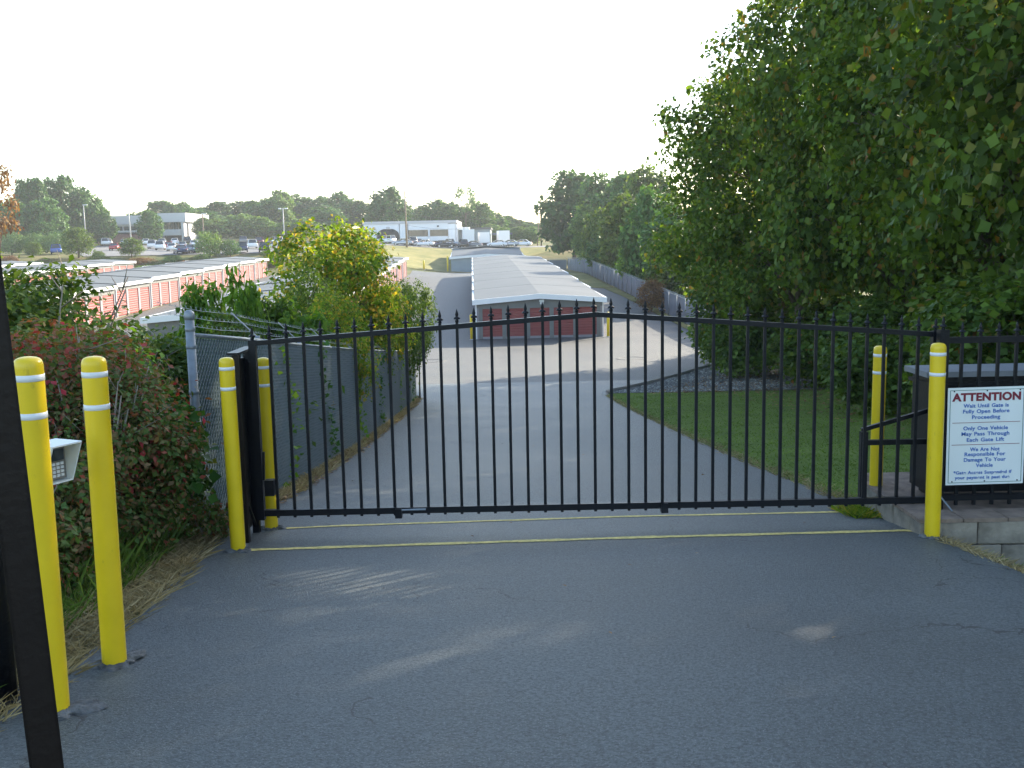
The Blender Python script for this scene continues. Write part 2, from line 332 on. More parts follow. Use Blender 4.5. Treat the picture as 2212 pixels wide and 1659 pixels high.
# ------------------------------------------------------------------ plants: builders
LEAF={ # template vertices (x,y,z) with y along the midrib, and its triangles
 'oval':(np.array([(0,0,0),(-.30,.45,.07),(0,1,-.05),(.30,.45,.07)]),[(0,3,2),(0,2,1)]),
 'lobed':(np.array([(0,0,0),(-.50,.45,.10),(-.30,.62,.03),(0,1,-.08),(.30,.62,.03),(.50,.45,.10)]),[(0,2,1),(0,3,2),(0,4,3),(0,5,4)]),
}
def leaves(P,size,rg,kind='oval',droop=.3,N=None,spread=1.0):
    n=len(P);T,F=LEAF[kind];k=len(T)
    if N is None: N=np.zeros((n,3))
    nz=N*.6+rg.normal(0,.55*spread,(n,3))+np.array([0,0,.55]);nz/=np.linalg.norm(nz,axis=1,keepdims=True)
    a=rg.normal(0,1,(n,3));a[:,2]-=droop;a-=nz*(a*nz).sum(1,keepdims=True);a/=np.linalg.norm(a,axis=1,keepdims=True)
    b=np.cross(a,nz);s=(size*rg.uniform(.6,1.25,n))[:,None,None]
    V=(T[None,:,0:1]*b[:,None]+T[None,:,1:2]*a[:,None]+T[None,:,2:3]*nz[:,None])*s+P[:,None]
    F=np.array(F);idx=(F[None]+(np.arange(n)*k)[:,None,None]).reshape(-1)
    return V.reshape(-1,3),idx
def crown(seed,Rxy,z0,z1,nlobe,nclus,nleaf,size,clr,kind='oval',droop=.3,inner=.12,lobe=(.30,.50),taper=0,minz=-.55,rough=0):
    rg=np.random.default_rng(seed);C=np.array([0,0,(z0+z1)/2]);H=(z1-z0)/2
    d=rg.normal(0,1,(nlobe*4,3));d/=np.linalg.norm(d,axis=1,keepdims=True);d=d[d[:,2]>minz][:nlobe]
    # push lobes apart
    for _ in range(12):
        df=d[:,None]-d[None];r2=(df**2).sum(-1)+.02;d=d+.02*(df/r2[...,None]).sum(1);d/=np.linalg.norm(d,axis=1,keepdims=True)
    sc=np.array([Rxy,Rxy,H]);lr=rg.uniform(*lobe,len(d));lc=C+d*sc*(1-lr*.9)[:,None]*rg.uniform(.82-.16*rough,1.08+.14*rough,len(d))[:,None]
    if taper: lc[:,:2]*=(1-taper*np.clip((lc[:,2:3]-z0)/(z1-z0),0,1))
    li=rg.integers(0,len(d),nclus);u=rg.normal(0,1,(nclus,3));u/=np.linalg.norm(u,axis=1,keepdims=True)
    u=u+d[li]*.55;u/=np.linalg.norm(u,axis=1,keepdims=True)
    rad=np.where(rg.random(nclus)<inner,rg.uniform(.1,.7,nclus),rg.uniform(.72,1.12,nclus))
    P=lc[li]+u*(lr[li]*rad)[:,None]*np.array([Rxy,Rxy,min(H,Rxy*1.15)])
    Q=np.repeat(P,nleaf,0)+rg.normal(0,clr,(nclus*nleaf,3))*np.array([1,1,.75])
    NN=np.repeat(u,nleaf,0)
    V,idx=leaves(Q,size,rg,kind,droop,NN)
    return npmesh('crown',V,3,idx),lc,lr
def trunkmesh(seed,h,r,targets,z_split,n=7,lean=0):
    rd=random.Random(seed);b=MB();pts=[];rr=[]
    top=h*.86
    for i in range(9):
        t=i/8;pts.append((math.sin(t*2.3+seed)*.06*h*t*.5+lean*t*h,math.cos(t*1.7+seed)*.03*h*t,top*t-(.12 if i==0 else 0)));rr.append(r*(1.35 if i==0 else 1)*(1-.82*t))
    b.tube(pts,rr,n)
    for tx in targets:
        t0=max(z_split/top,min(.8,(tx[2]*.62)/top*rd.uniform(.75,1)));i=min(7,int(t0*8));f=t0*8-i
        s=Vector(pts[i]).lerp(Vector(pts[i+1]),f);e=Vector(tx);m=s.lerp(e,.5)+Vector((rd.uniform(-.2,.2),rd.uniform(-.2,.2),.06*h*rd.random()));rb=(rr[i]*(1-f)+rr[i+1]*f)*.5
        b.tube([s,m,e],[rb,rb*.6,rb*.15],5)
        for k in range(3):
            q=e+Vector((rd.gauss(0,.05*h),rd.gauss(0,.05*h),rd.gauss(.03*h,.03*h)));b.tube([m.lerp(e,.3+.2*k),q],[rb*.35,rb*.08],4)
    return b.mesh('trunk',True)
class Kind:
    def __init__(s,seed,h,Rxy,z0,trunk_r,nlobe,nclus,nleaf,size,clr,leaf='oval',**k):
        s.h=h;s.R=Rxy;s.cm,lc,lr=crown(seed,Rxy,z0,h*.985,nlobe,nclus,nleaf,size,clr,leaf,**k)
        s.tm=trunkmesh(seed,h,trunk_r,[tuple(c) for c in lc],max(.12*h,z0*.8))
def tree(kind,name,label,loc,h,wid,leaf,bark,rz=0,group=None,cat='tree',crown_name='crown'):
    t=thing(name,label,cat,loc,rz,group);sz=h/kind.h;sx=wid/kind.R;t.scale=(sx,sx,sz)
    put('trunk',kind.tm,bark,t);put(crown_name,kind.cm,leaf,t);return t
LM={}
LM['big']=leafmat('broad_leaf_green',[(0,(.038,.054,.013)),(.35,(.064,.082,.017)),(.7,(.094,.108,.022)),(.93,(.11,.125,.025)),(.985,(.16,.13,.03)),(1,(.20,.09,.03))],.42)
LM['big2']=leafmat('broad_leaf_olive',[(0,(.036,.048,.013)),(.4,(.060,.076,.018)),(.8,(.10,.115,.026)),(.975,(.13,.125,.028)),(1,(.20,.10,.03))],.42)
LM['yellow']=leafmat('yellow_green_leaf',[(0,(.065,.09,.015)),(.3,(.12,.145,.025)),(.65,(.20,.205,.035)),(.9,(.32,.27,.05)),(1,(.40,.24,.05))],.5)
LM['lime']=leafmat('lime_green_leaf',[(0,(.06,.10,.02)),(.5,(.11,.16,.03)),(1,(.19,.22,.05))],.5)
LM['mid']=leafmat('mid_green_leaf',[(0,(.042,.06,.016)),(.5,(.075,.092,.024)),(1,(.13,.135,.04))],.4)
LM['far']=leafmat('far_green_leaf',[(0,(.034,.062,.026)),(.5,(.052,.088,.034)),(1,(.085,.12,.045))],.3)
LM['fardark']=leafmat('far_dark_leaf',[(0,(.024,.048,.022)),(.5,(.038,.068,.028)),(1,(.06,.09,.035))],.25)
LM['farpale']=leafmat('far_pale_leaf',[(0,(.06,.085,.035)),(.5,(.10,.13,.05)),(1,(.16,.17,.07))],.35)
LM['russet']=leafmat('russet_leaf',[(0,(.07,.035,.02)),(.5,(.14,.07,.03)),(1,(.20,.12,.05))],.35)
LM['red']=leafmat('burning_bush_leaf',[(0,(.055,.068,.026)),(.3,(.10,.102,.036)),(.52,(.17,.105,.055)),(.78,(.22,.085,.058)),(.95,(.28,.055,.055)),(1,(.40,.03,.06))],.38)
LM['redgreen']=leafmat('turning_bush_leaf',[(0,(.052,.072,.026)),(.4,(.085,.102,.036)),(.72,(.13,.11,.055)),(.93,(.17,.09,.05)),(1,(.30,.06,.05))],.35)
LM['vine']=leafmat('vine_leaf',[(0,(.030,.062,.020)),(.6,(.05,.095,.028)),(.92,(.085,.12,.032)),(1,(.2,.14,.05))],.3)
LM['sage']=leafmat('grey_green_leaf',[(0,(.06,.08,.045)),(.5,(.09,.115,.06)),(1,(.13,.15,.08))],.25)
LM['grass']=leafmat('grass_blade',[(0,(.075,.088,.018)),(.5,(.115,.128,.028)),(1,(.18,.182,.045))],.35,tr_tint=(1.15,1.1,.5))
LM['straw']=leafmat('straw_blade',[(0,(.14,.11,.06)),(.5,(.24,.19,.11)),(1,(.33,.27,.17))],.3,tr_tint=(1.1,1.05,.8))
LM['litter']=leafmat('fallen_leaf',[(0,(.08,.05,.03)),(.5,(.16,.09,.05)),(1,(.26,.17,.09))],.2)
BIG=[Kind(11,15,5.6,1.6,.24,24,900,40,.21,.30,'lobed',lobe=(.26,.50),rough=1),Kind(23,14,5.4,1.2,.22,24,900,40,.21,.30,'lobed',lobe=(.26,.50),rough=1),Kind(37,13,5.2,.9,.2,22,860,40,.20,.30,'lobed',lobe=(.26,.50),rough=1)]
MED=[Kind(41,5.4,1.5,1.5,.07,16,330,22,.14,.16,'oval'),Kind(43,5,1.7,.8,.06,16,330,22,.14,.17,'oval')]
FAR=[Kind(51,14,4.6,1.4,.25,15,520,12,.66,.36,'lobed',lobe=(.34,.52)),Kind(53,15,4.0,1.8,.25,14,480,12,.62,.36,'lobed',lobe=(.34,.52)),Kind(57,12,5.0,.8,.25,16,520,12,.66,.36,'lobed',lobe=(.34,.52)),Kind(59,16,3.6,2.5,.22,13,430,11,.6,.34,'lobed',taper=.35,lobe=(.32,.48))]
SPARSE=Kind(61,16,4.2,6.5,.22,12,170,8,.55,.42,lobe=(.22,.34))
SHRUB=[Kind(71,2.6,1.7,.05,.07,18,360,10,.20,.16,minz=-.2),Kind(73,3.4,1.3,.05,.07,18,360,10,.19,.15,minz=-.2,taper=.4)]
# ------------------------------------------------------------------ storage buildings
def door_mesh(w,h,n=11):
    b=MB();v=[]
    for i in range(n):
        z0=h*i/n;z1=h*(i+1)/n
        v+=[(0,z0),(.018,z0+.25*(z1-z0)),(.018,z0+.75*(z1-z0))]
    v.append((0,h));vv=[(d,-w/2,z) for d,z in v]+[(d,w/2,z) for d,z in v];k=len(v)
    b.add(vv,[(i,i+k,i+k+1,i+1) for i in range(k-1)]);return b.mesh('door')
DOOR_SIDE=door_mesh(2.74,2.08);DOOR_END=door_mesh(1.36,2.03)
def storage(name,label,x,y,yaw,W,nseg,L=10.,H=2.6,ends=0,sides=('r',),wall='wall',rise=.34,doors=True,tilt=.75,group='drive-up storage buildings'):
    z0=G(x,y);root=thing(name,label,'building',(x,y,z0),yaw,group)
    cy,sy=math.cos(yaw),math.sin(yaw)
    def gl(lx,ly): return G(x+lx*cy-ly*sy,y+lx*sy+ly*cy)-z0
    wm=MB();wh=MB();ph=MB();bases=[]
    bases=[gl(-W/2,(i+.5)*L) for i in range(nseg)]
    if ends: bases[0]=gl(-W/2,0)+.06;bases[1:]=[max(q,bases[0]) for q in bases[1:]]
    for i in range(nseg):
        a,b=i*L,(i+1)*L;e=bases[i];dz=(bases[min(i+1,nseg-1)]-bases[max(i,min(i,nseg-2))])*tilt;dz=max(dz,0)
        wm.box(-W+.13,-.13,a+(.13 if i==0 else .0),b-(.02),e-.9,e+H-.01)
        for sd,sx in (('r',0),('l',-W)):
            s0,s1=(sx-.13,sx) if sd=='r' else (sx,sx+.13)
            if sd in sides and doors:
                wm.box(s0,s1,a+.002,b-.022,e+2.1,e+H)
                pit=L/3
                for k in range(3):
                    c=a+pit*(k+.5)
                    d=put('rollup_door',DOOR_SIDE,M_['door'],root,(s1-.085 if sd=='r' else s0+.085,c,e))
                    if sd=='l': d.rotation_euler=(0,0,math.pi)
                edges=[a+.002]+[a+pit*(k+.5)+q*1.37 for k in range(3) for q in (-1,1)]+[b-.022]
                for k in range(0,8,2): ph.box(s0+.01,s1-.01,edges[k],edges[k+1],e-.9,e+2.1)
                dx=(s1,s1+.09) if sd=='r' else (s0-.09,s0)
                sp=MB();sp.box(dx[0],dx[1],a+.06,a+.13,e-.05,e+H-.1);sp.build('downspout',M_['white'],root)
            else:
                wm.box(s0,s1,a+.002,b-.022,e-.9,e+H)
        # roof of this step, with its white eaves
        rf=MB();ov=.16;zr=e+H
        P=[(-W-ov,0),(-W/2,rise),(ov,0)]
        va=[(px,yy,zr+pz+t+d_) for yy,d_ in ((a-(.18 if i==0 else -.004),0),(b-.004,dz)) for t in (.0,.07) for px,pz in P]
        rf.add(va,[(3,4,10,9),(4,5,11,10),(0,6,7,1),(1,7,8,2),(0,1,4,3),(1,2,5,4),(6,9,10,7),(7,10,11,8)])
        rf.build('roof_panel',M_['roof'],root)
        ya=a-(.2 if i==0 else 0)
        for u0,u1 in ((.165,.30),(-W-.30,-W-.165)):
            eb=MB();eb.add([(u,v,w+(dz*.6 if v>ya+1 else 0)) for w in (zr-.19,zr+.085) for v in (ya+.001,b-.003) for u in (u0,u1)],[(0,2,3,1),(4,5,7,6),(0,1,5,4),(2,6,7,3),(0,4,6,2),(1,3,7,5)]);eb.build('eaves_gutter',M_['white'],root)
    # gable ends
    for iy,e,yy,sg in ((0,bases[0],0,1),(1,bases[-1],nseg*L-.02,-1)):
        zr=e+H;y0,y1=(yy,yy+.13) if sg>0 else (yy-.0,yy+.1)
        wm.add([(-W,y0,zr+.001),(0,y0,zr+.001),(-W/2,y0,zr+rise),(-W,y1,zr+.001),(0,y1,zr+.001),(-W/2,y1,zr+rise)],[(0,1,2),(3,5,4),(0,3,4,1),(1,4,5,2),(2,5,3,0)])
        tr=MB();q0,q1=(y0-.30,y0-.19) if sg>0 else (y1+.02,y1+.12)
        va=[(px,q,zr+pz+t) for q in (q0,q1) for t in (-.25,.10) for px,pz in ((-W-.30,-.012),(-W/2,rise),(.30,-.012))]
        tr.add(va,[(0,1,4,3),(1,2,5,4),(6,9,10,7),(7,10,11,8),(3,4,10,9),(4,5,11,10),(0,6,7,1),(1,7,8,2),(0,3,9,6),(2,8,11,5)]);tr.build('gable_trim',M_['white'],root)
        if iy==0 and ends:
            m=(W-.27-1.36*ends)/(ends+1)*1.0;pit=(W-.5)/ends
            wm.box(-W+.13,-.13,0,.128,e+2.05,zr)
            ed=[-W+.13]
            for k in range(ends):
                c=-W+.25+pit*(k+.5);d=put('rollup_door',DOOR_END,M_['door'],root,(c,.085,e+.02));d.rotation_euler=(0,0,-math.pi/2)
                th=MB();th.box(c-.68,c+.68,.03,.12,e-.2,e+.10);th.build('pale_threshold',M_['pil'],root)
                ed+=[c-.68,c+.68]
            ed.append(-.13)
            for k in range(0,len(ed),2): wm.box(ed[k],ed[k+1],0.002,.126,e-.9,e+2.05)
            lp=MB();lp.box(-W/2-.02,-W/2+.30,-.17,-.003,zr-.14,zr+.01);lp.box(-W/2+.02,-W/2+.26,-.20,-.03,zr-.30,zr-.142);lp.build('wall_lamp',M_['lamp'],root)
        else: wm.box(-W+.13,-.13,y0,y0+.128 if sg>0 else y1,e-.9,zr)
    if len(wm.v): wm.build('wall',M_[wall],root)
    if len(ph.v): ph.build('door_posts',M_['pil'],root)['kind']='stuff'
    return root,bases
YAW=math.atan(.036)
storage('storage_building','grey storage building with five red roll-up doors on its gable end, facing the gate',6.4,71,YAW,8.75,8,9.4,ends=5,sides=('r','l'),tilt=.97)
storage('storage_building','plain blue-grey metal storage building behind the red-doored one',2.6,176,YAW,12.6,3,10,H=2.45,sides=(),doors=False,wall='bluegrey',rise=.42)
storage('storage_building','storage row with pink-red doors nearest the yellow-green tree, mostly hidden by leaves',-11.6,58,YAW,9,9,10,sides=('r',))
storage('storage_building','long storage row with stepped white eaves and pink-red doors above the red bush',-31.2,64,math.atan(.05),9,9,9.6,sides=('r',))
storage('storage_building','second storage row, its stepped white eaves showing over the long row\'s roof',-50.7,64,math.atan(.05),9,9,9.6,sides=('r',))
storage('storage_building','farthest storage row, only its end by the brush bank in view',-65.2,66,math.atan(.05),9,9,9.6,sides=('r',))
# ------------------------------------------------------------------ far buildings
def px_box(b,x0,x1,r0,r1,Y,d0=0,d1=.3,base=None):
    a=at(x0,r0,Y);c=at(x1,r1,Y);b.box(a.x-base.x,c.x-base.x,Y+d0-base.y,Y+d1-base.y,c.z-base.z,a.z-base.z)
    return b
# white garage
WY=235.;wb=at(880,536,WY);wb.z=G(wb.x,WY)-.05
root=thing('garage_building','white flat-roofed garage with dark arched entrance and two wide upper windows','building',wb)
def W(name,m,*rects):
    b=MB()
    for r in rects: px_box(b,*r,base=wb)
    return b.build(name,m,root)
W('wall',M_['whitewall'],(785,862,481,494.5,WY,0,.4),(785,814,494.5,540,WY,0,.4),(863,881.5,482,540,WY,0,.4),(881.5,968,483,495.5,WY,0,.4),(968,985,483,540,WY,0,.4),(881.5,968,511.5,519.5,WY,.05,.45),(924.5,928.5,495.5,511.5,WY,.05,.4),(924.5,928.5,519.5,540,WY,.05,.4),(786,984,484,540,WY,9,24))
W('side_wall',M_['whitewall'],(984.5,989,484,540,WY,.4,24))
W('roof_edge',M_['plaster'],(783,987,479.5,481,WY,-.2,24))
for r in ((882,924,496,511,WY,.25,.32),(929,967.5,496,511,WY,.25,.32)): W('upper_window',M_['glass'],r)
for r in ((882,924,520,538,WY,.35,.42),(929,967.5,520,538,WY,.35,.42)): W('bay_door',M_['dark'],r)
ar=MB();c=at(838,507,WY);rw=at(862,507,WY).x-c.x
ar.box(c.x-rw-wb.x,c.x+rw-wb.x,.30,.38,0,c.z-wb.z)
ap=[(c.x-wb.x+rw*math.cos(a)*.98,.30,c.z-wb.z+rw*.55*math.sin(a)) for a in np.linspace(0,math.pi,17)]
ar.add(ap+[(x,.38,z) for x,_,z in ap],[tuple(range(17))[::-1],tuple(range(17,34))]);ar.build('arched_entrance',M_['dark'],root)
W('keystone',M_['plaster'],(834,842,490,494.3,WY,-.12,.0))
W('facade_lamp',M_['dark'],(944,948,487,490,WY,-.3,0))
# spandrels over the arch
sp=MB();zt=at(838,494.5,WY).z-wb.z;zc=c.z-wb.z;x0=c.x-wb.x
for s in (-1,1):
    arc=[(x0+s*rw*math.cos(a),zc+rw*.55*math.sin(a)) for a in np.linspace(0,math.pi/2,9)]
    poly=[(x0+s*rw*1.02,zc),(x0+s*rw*1.02,zt),(x0,zt)]+arc[::-1]
    k=len(poly);sp.add([(x,.02,z) for x,z in poly]+[(x,.28,z) for x,z in poly],[tuple(range(k)),tuple(range(k,2*k))[::-1]]+[(i,(i+1)%k,(i+1)%k+k,i+k) for i in range(k)])
sp.build('arch_spandrel',M_['whitewall'],root)
# grey warehouse with an open canopy
hb=at(1025,530,240);hb.z=G(hb.x,240)-.05;root=thing('warehouse','low grey warehouse beside the white garage, with an open canopy','building',hb)
b=MB();px_box(b,990,1060,495,545,240,0,25,base=hb);b.build('wall',M_['bluegrey'],root)
b=MB();px_box(b,989,1061,492.5,495,240,-.4,25,base=hb);b.build('roof',M_['roof'],root)
b=MB();px_box(b,990,1014,491,496,236,0,3.5,base=hb);b.build('awning',M_['white'],root)
for r in ((1001,1026,505,531),(1034,1056,510,531)):
    b=MB();px_box(b,*r,240,-.08,-.01,base=hb);b.build('loading_door',M_['dark'],root)
b=MB();px_box(b,1061.5,1107,503.5,506,240,0,7,base=hb);b.build('canopy_roof',M_['slat2'],root)
for x in (1063,1104):
    b=MB();px_box(b,x,x+1.6,506,540,240,.1,.3,base=hb);b.build('canopy_post',M_['black'],root)
# office
OY=262.;ob=at(270,524,OY);ob.z=G(ob.x,OY)-.1;root=thing('office_building','two-storey pale office block with a tall columned entrance, behind the car park','building',ob)
def O(name,m,*rects):
    b=MB()
    for r in rects: px_box(b,*r,base=ob)
    return b.build(name,m,root)
O('parapet',M_['plaster'],(131,326,469,484,OY,-.5,16))
O('brick_wall',M_['brick'],(136,326,505,530,OY,0,15))
O('upper_wall',M_['plaster'],(136,326,484,488,OY,0,15),(136,326,501,505,OY,0,15),(136,160,488,501,OY,0,15))
for x in range(162,322,15): O('window_pane',M_['glass'],(x,x+12.5,488,501,OY,.25,.4))
for x in range(162,320,15): O('window_pier',M_['plaster'],(x+12.5,x+15,488,501,OY,.02,1))
O('entrance_parapet',M_['plaster'],(327,401,461,479,OY-6,0,20))
O('column',M_['plaster'],(336,345.5,479,529,OY-6,.2,2.4));O('column',M_['plaster'],(390,399,479,529,OY-6,.2,2.4))
O('balcony_band',M_['plaster'],(345.5,390,496,508,OY-6,.5,2.2))
for x in range(346,390,11): O('entrance_pane',M_['glass'],(x,x+10,480,496,OY-6,2.4,2.6))
O('entrance_recess',M_['dark'],(345.5,390,508,527,OY-6,3.4,3.6));O('back_wall',M_['plaster'],(328,399,470,529,OY-6,4,18))
lg=MB()
for k in range(5):
    q=[at(150+k*8+dx,479+dy,OY-.56)-ob for dx,dy in ((-6,2.2),(-2,-1.5),(2,1.2),(6,-1.6))];lg.tube(q,.10,4)
q=at(146,478,OY-.56)-ob;lg.lathe([(.02,-.6),(.5,-.2),(.5,.2),(.02,.6)],8,q);lg.build('blue_script_logo',M_['logo'],root)
# ------------------------------------------------------------------ trees: the big ones on the right
big=[ # x,y,h,width,kind,leaf,label
 (14.2,53,16,6.0,1,'big','leafy broad tree at the far end of the gravel bed, low boughs over the yard'),
 (12.3,43.5,16.8,5.5,0,'big','dense broad-leaved tree rising from the gravel bed'),
 (13.4,34.5,18.5,5.4,2,'big2','olive-green broad-leaved tree at the back of the lawn'),
 (13.0,26.5,16.5,5.2,0,'big','tall dark broad-leaved tree behind the lawn, beyond the rear bollard'),
 (12.8,18.8,16.5,5.3,1,'big2','olive-leaved tree standing behind the black cabinet'),
 (20.5,47,16,6,2,'big','tall tree standing behind the gravel-bed trees'),
 (21,37,17,6.4,1,'big2','tallest olive tree behind the lawn trees'),
 (20.5,27,16,6,0,'big2','large tree behind the dark tree beside the lawn'),
 (16.2,12.8,17,6.0,2,'big','broad tree shading the drive, just beyond the fixed fence'),
 (21.5,18.5,16,6,1,'big','large tree behind the tree at the black cabinet'),
 (15.5,5.5,14.5,5.2,0,'big','broad tree on the lawn side shading the approach to the gate')]
for i,(x,y,h,w,k,lf,lb) in enumerate(big):
    tree(BIG[k],'broadleaf_tree',lb,(x,y,G(x,y)-.05),h,w,LM[lf],M_['bark'],rz=i*2.17,group='broad-leaved trees along the lawn')
# understorey at the lawn's back edge
UND=[Kind(81,3.6,1.9,.1,.06,16,360,22,.17,.2,'lobed',minz=-.3),Kind(83,2.4,1.4,.05,.05,14,300,20,.15,.18,'lobed',minz=-.2)]
for i,(x,y,h,w,k,lb) in enumerate([(9.3,24.5,2.2,1.5,1,'low leafy shrub at the lawn edge below the dark tree'),(8.6,17.2,2.9,1.7,0,'leafy understorey shrub behind the rear right bollard'),(10.2,20.6,3.4,2.0,0,'tall understorey shrub between the lawn trees'),(8.9,12.6,2.6,1.7,0,'leafy shrub rising behind the black cabinet'),(11.5,30.5,3.2,2.2,0,'shaded shrub under the olive-green lawn tree'),(12.2,38.6,2.8,2.0,1,'shaded shrub at the back of the gravel bed'),(11.6,15.0,4.0,2.2,0,'tall shrub between the cabinet and the trees'),(14.5,46.5,3.4,2.6,0,'shrub beneath the gravel-bed trees'),(16.5,40,4,3,0,'shrub in the shade behind the gravel bed'),(16.5,31,4,3,0,'shrub in the shade behind the lawn trees'),(15.5,23,4,2.8,0,'shrub in the shade behind the understorey'),(11.2,50.6,4.6,2.3,0,'bushy shrub hanging over the kerb at the far end of the gravel bed'),(13.6,55.6,5.2,2.6,0,'tall shrub hiding the near end of the yard fence'),(15.8,60,5.0,2.8,0,'tall shrub behind the near end of the yard fence'),(10.4,44.6,2.6,1.7,1,'shrub under the tree in the gravel bed')]):
    tree(UND[k],'shrub',lb,(x,y,G(x,y)-.05),h,w,LM['big' if i%2 else 'mid'],M_['bark'],rz=i*1.3,group='understorey shrubs',cat='shrub',crown_name='foliage')
# ------------------------------------------------------------------ trees beyond the fence and on the skyline
def sky_tree(px,top,Y,wpx,k,leaf,label,group,name='tree',kinds=None,cat='tree'):
    p=at(px,top,Y);z=G(p.x,Y);h=p.z-z;w=wpx/2*Y/FPX
    if name=='fence_side_tree' and Y<176: p.x=max(p.x,FL(Y)+w*.62+.6)
    kk=k if isinstance(k,Kind) else FAR[k]
    return tree(kk,name,label,(p.x,Y,z-.1),h,w,LM[leaf],M_['bark'],rz=(px*.37)%6.28,group=group,cat=cat)
gr='trees behind the yard fence'
for px,top,Y,w,k,lf,lb in [(1238,372,200,112,2,'fardark','big dark round tree at the far end of the yard fence'),(1300,366,190,90,0,'far','tall green tree behind the yard fence, next to the big dark one'),
 (1345,358,170,80,1,'far','narrow-topped tree behind the yard fence'),(1402,349,150,96,0,'mid','pale-topped tall tree behind the yard fence nearest the lawn trees'),(1216,436,165,58,1,'farpale','small yellow-green tree where the yard fence turns'),
 (1262,452,150,62,2,'mid','low bushy tree leaning over the yard fence'),(1318,412,128,92,0,'mid','rounded tree midway along the yard fence'),(1372,405,108,92,2,'far','spreading tree over the yard fence'),(1425,470,92,110,0,'mid','bushy tree where the yard fence meets the lawn trees'),
 (1360,510,112,80,2,'lime','light green low tree spilling over the yard fence'),(1290,500,140,70,0,'far','dark low tree tucked behind the yard fence'),(1470,440,96,120,1,'far','tree half hidden behind the lawn trees')]:
    sky_tree(px,top,Y,w*1.35,k,lf,lb,gr,'fence_side_tree')
p=at(1408,575,88);tree(SHRUB[1],'brown_shrub','brownish dry shrub against the yard fence',(p.x,88,G(p.x,88)-.05),3.0,1.4,LM['russet'],M_['bark'],cat='shrub',crown_name='foliage')
rdf=random.Random(9)
for i,Y in enumerate(np.linspace(66,172,19)):
    x=FL(Y)+2.9+rdf.uniform(0,1.4);lf=['mid','far','lime','far','mid'][i%5]
    tree(UND[i%2],'fence_shrub',{'mid':'mid green','far':'dark green','lime':'light green'}[lf]+' bushy growth spilling over the yard fence',(x,Y,G(x,Y)-.1),rdf.uniform(3.0,4.6),rdf.uniform(2.0,2.9),LM[lf],M_['bark'],rz=i*1.9,group='growth behind the yard fence',cat='shrub',crown_name='foliage')
gl='woodland skyline trees'
lbl={'far':'green skyline tree in the distant woodland','fardark':'dark skyline tree in the distant woodland','farpale':'pale green tree in the distant woodland'}
def zone(px):
    for lim,w in ((460,'right behind the office entrance'),(625,'behind the twin-headed lamp pole'),(800,'behind the yellow-green tree'),(1000,'behind the white garage'),(1075,'behind the grey warehouse')):
        if px<lim:return w
    return 'beyond the open canopy and utility poles'
lbl={k:v.replace(' in the distant woodland','').replace(' skyline','') for k,v in lbl.items()}
rd=random.Random(5)
line=[(345,424,300,64,3),(395,432,300,56,0),(372,440,295,60,2),(432,440,305,60,3),(470,426,300,56,3),(512,430,310,56,1),(545,424,305,50,3),(582,418,300,56,3),(640,416,310,70,0),(690,424,310,70,2),(735,409,300,66,0),(778,428,300,56,1),(905,446,310,60,2),(940,432,290,70,2),(975,432,285,70,0),(1035,436,285,66,2),(1062,452,290,56,0),(1092,460,330,46,3),(1112,470,320,44,1),(1135,474,330,44,3),(1152,480,320,40,3),(1172,478,330,44,1),(700,440,280,80,0),(860,450,320,60,2),(560,440,285,80,2),(450,452,285,70,0),(410,452,290,70,2)]
for px,top,Y,w,k in line:
    lf=rd.choice(['far','far','fardark'])
    sky_tree(px,top,Y,w*1.15,k,lf,lbl[lf]+' on the skyline '+zone(px),gl,'skyline_tree')
for px,top,Y,w,k in [(605,404,285,52,1),(520,462,262,70,2),(470,470,258,64,0),(560,468,262,70,2),(610,478,260,60,0),(655,470,262,60,2),(440,466,256,46,1),(1120,486,262,40,1),(1090,488,265,50,0),(1145,490,258,44,2),(1062,482,275,50,0)]:
    sky_tree(px,top,Y,w*1.1,k,'farpale',lbl['farpale']+' on the skyline '+zone(px),gl,'skyline_tree')
sky_tree(838,405,262,92,2,'fardark','dark double-crowned tree rising behind the white garage',None,'tree')
sky_tree(1005,391,278,56,SPARSE,'far','tall thin-crowned tree standing above the others behind the warehouse',None,'tree')
gl2='tall trees left of the office'
for px,top,Y,w,k,lf,lb in [(72,367,236,58,3,'fardark','tall dark tree left of the office with a cleft top'),(48,378,240,46,1,'fardark','slim dark tree touching the tall cleft-topped one left of the office'),(130,380,244,96,2,'fardark','broad dark tree left of the office'),(178,398,246,74,0,'far','broad green tree just left of the office roof'),(205,428,250,50,1,'far','lower green tree dipping to the office roof'),(20,425,222,80,0,'far','mid-height green tree behind the rounded shrubs'),(95,430,225,86,2,'far','mid-height spreading tree in front of the broad dark tree by the office'),(165,440,270,60,0,'far','mid-height green tree behind the office'),(245,470,290,60,2,'farpale','low pale tree behind the office roof'),(290,455,300,60,0,'far','green tree behind the office roof')]:
    sky_tree(px,top,Y,w,k,lf,lb,gl2,'tree')
sky_tree(-25,330,95,110,SPARSE,'russet','russet-leaved tree at the far left of the yard',None,'russet_tree')
for px,top,Y,w,lb in [(216,456,246,64,'left of two round ornamental trees in front of the office'),(322,455,246,58,'round ornamental tree beside the office entrance'),(90,478,210,60,'rounded tree above the grey-green hedge')]:
    sky_tree(px,top,Y,w,2,'fardark' if px!=322 else 'far',lb,'ornamental trees by the office','ornamental_tree')
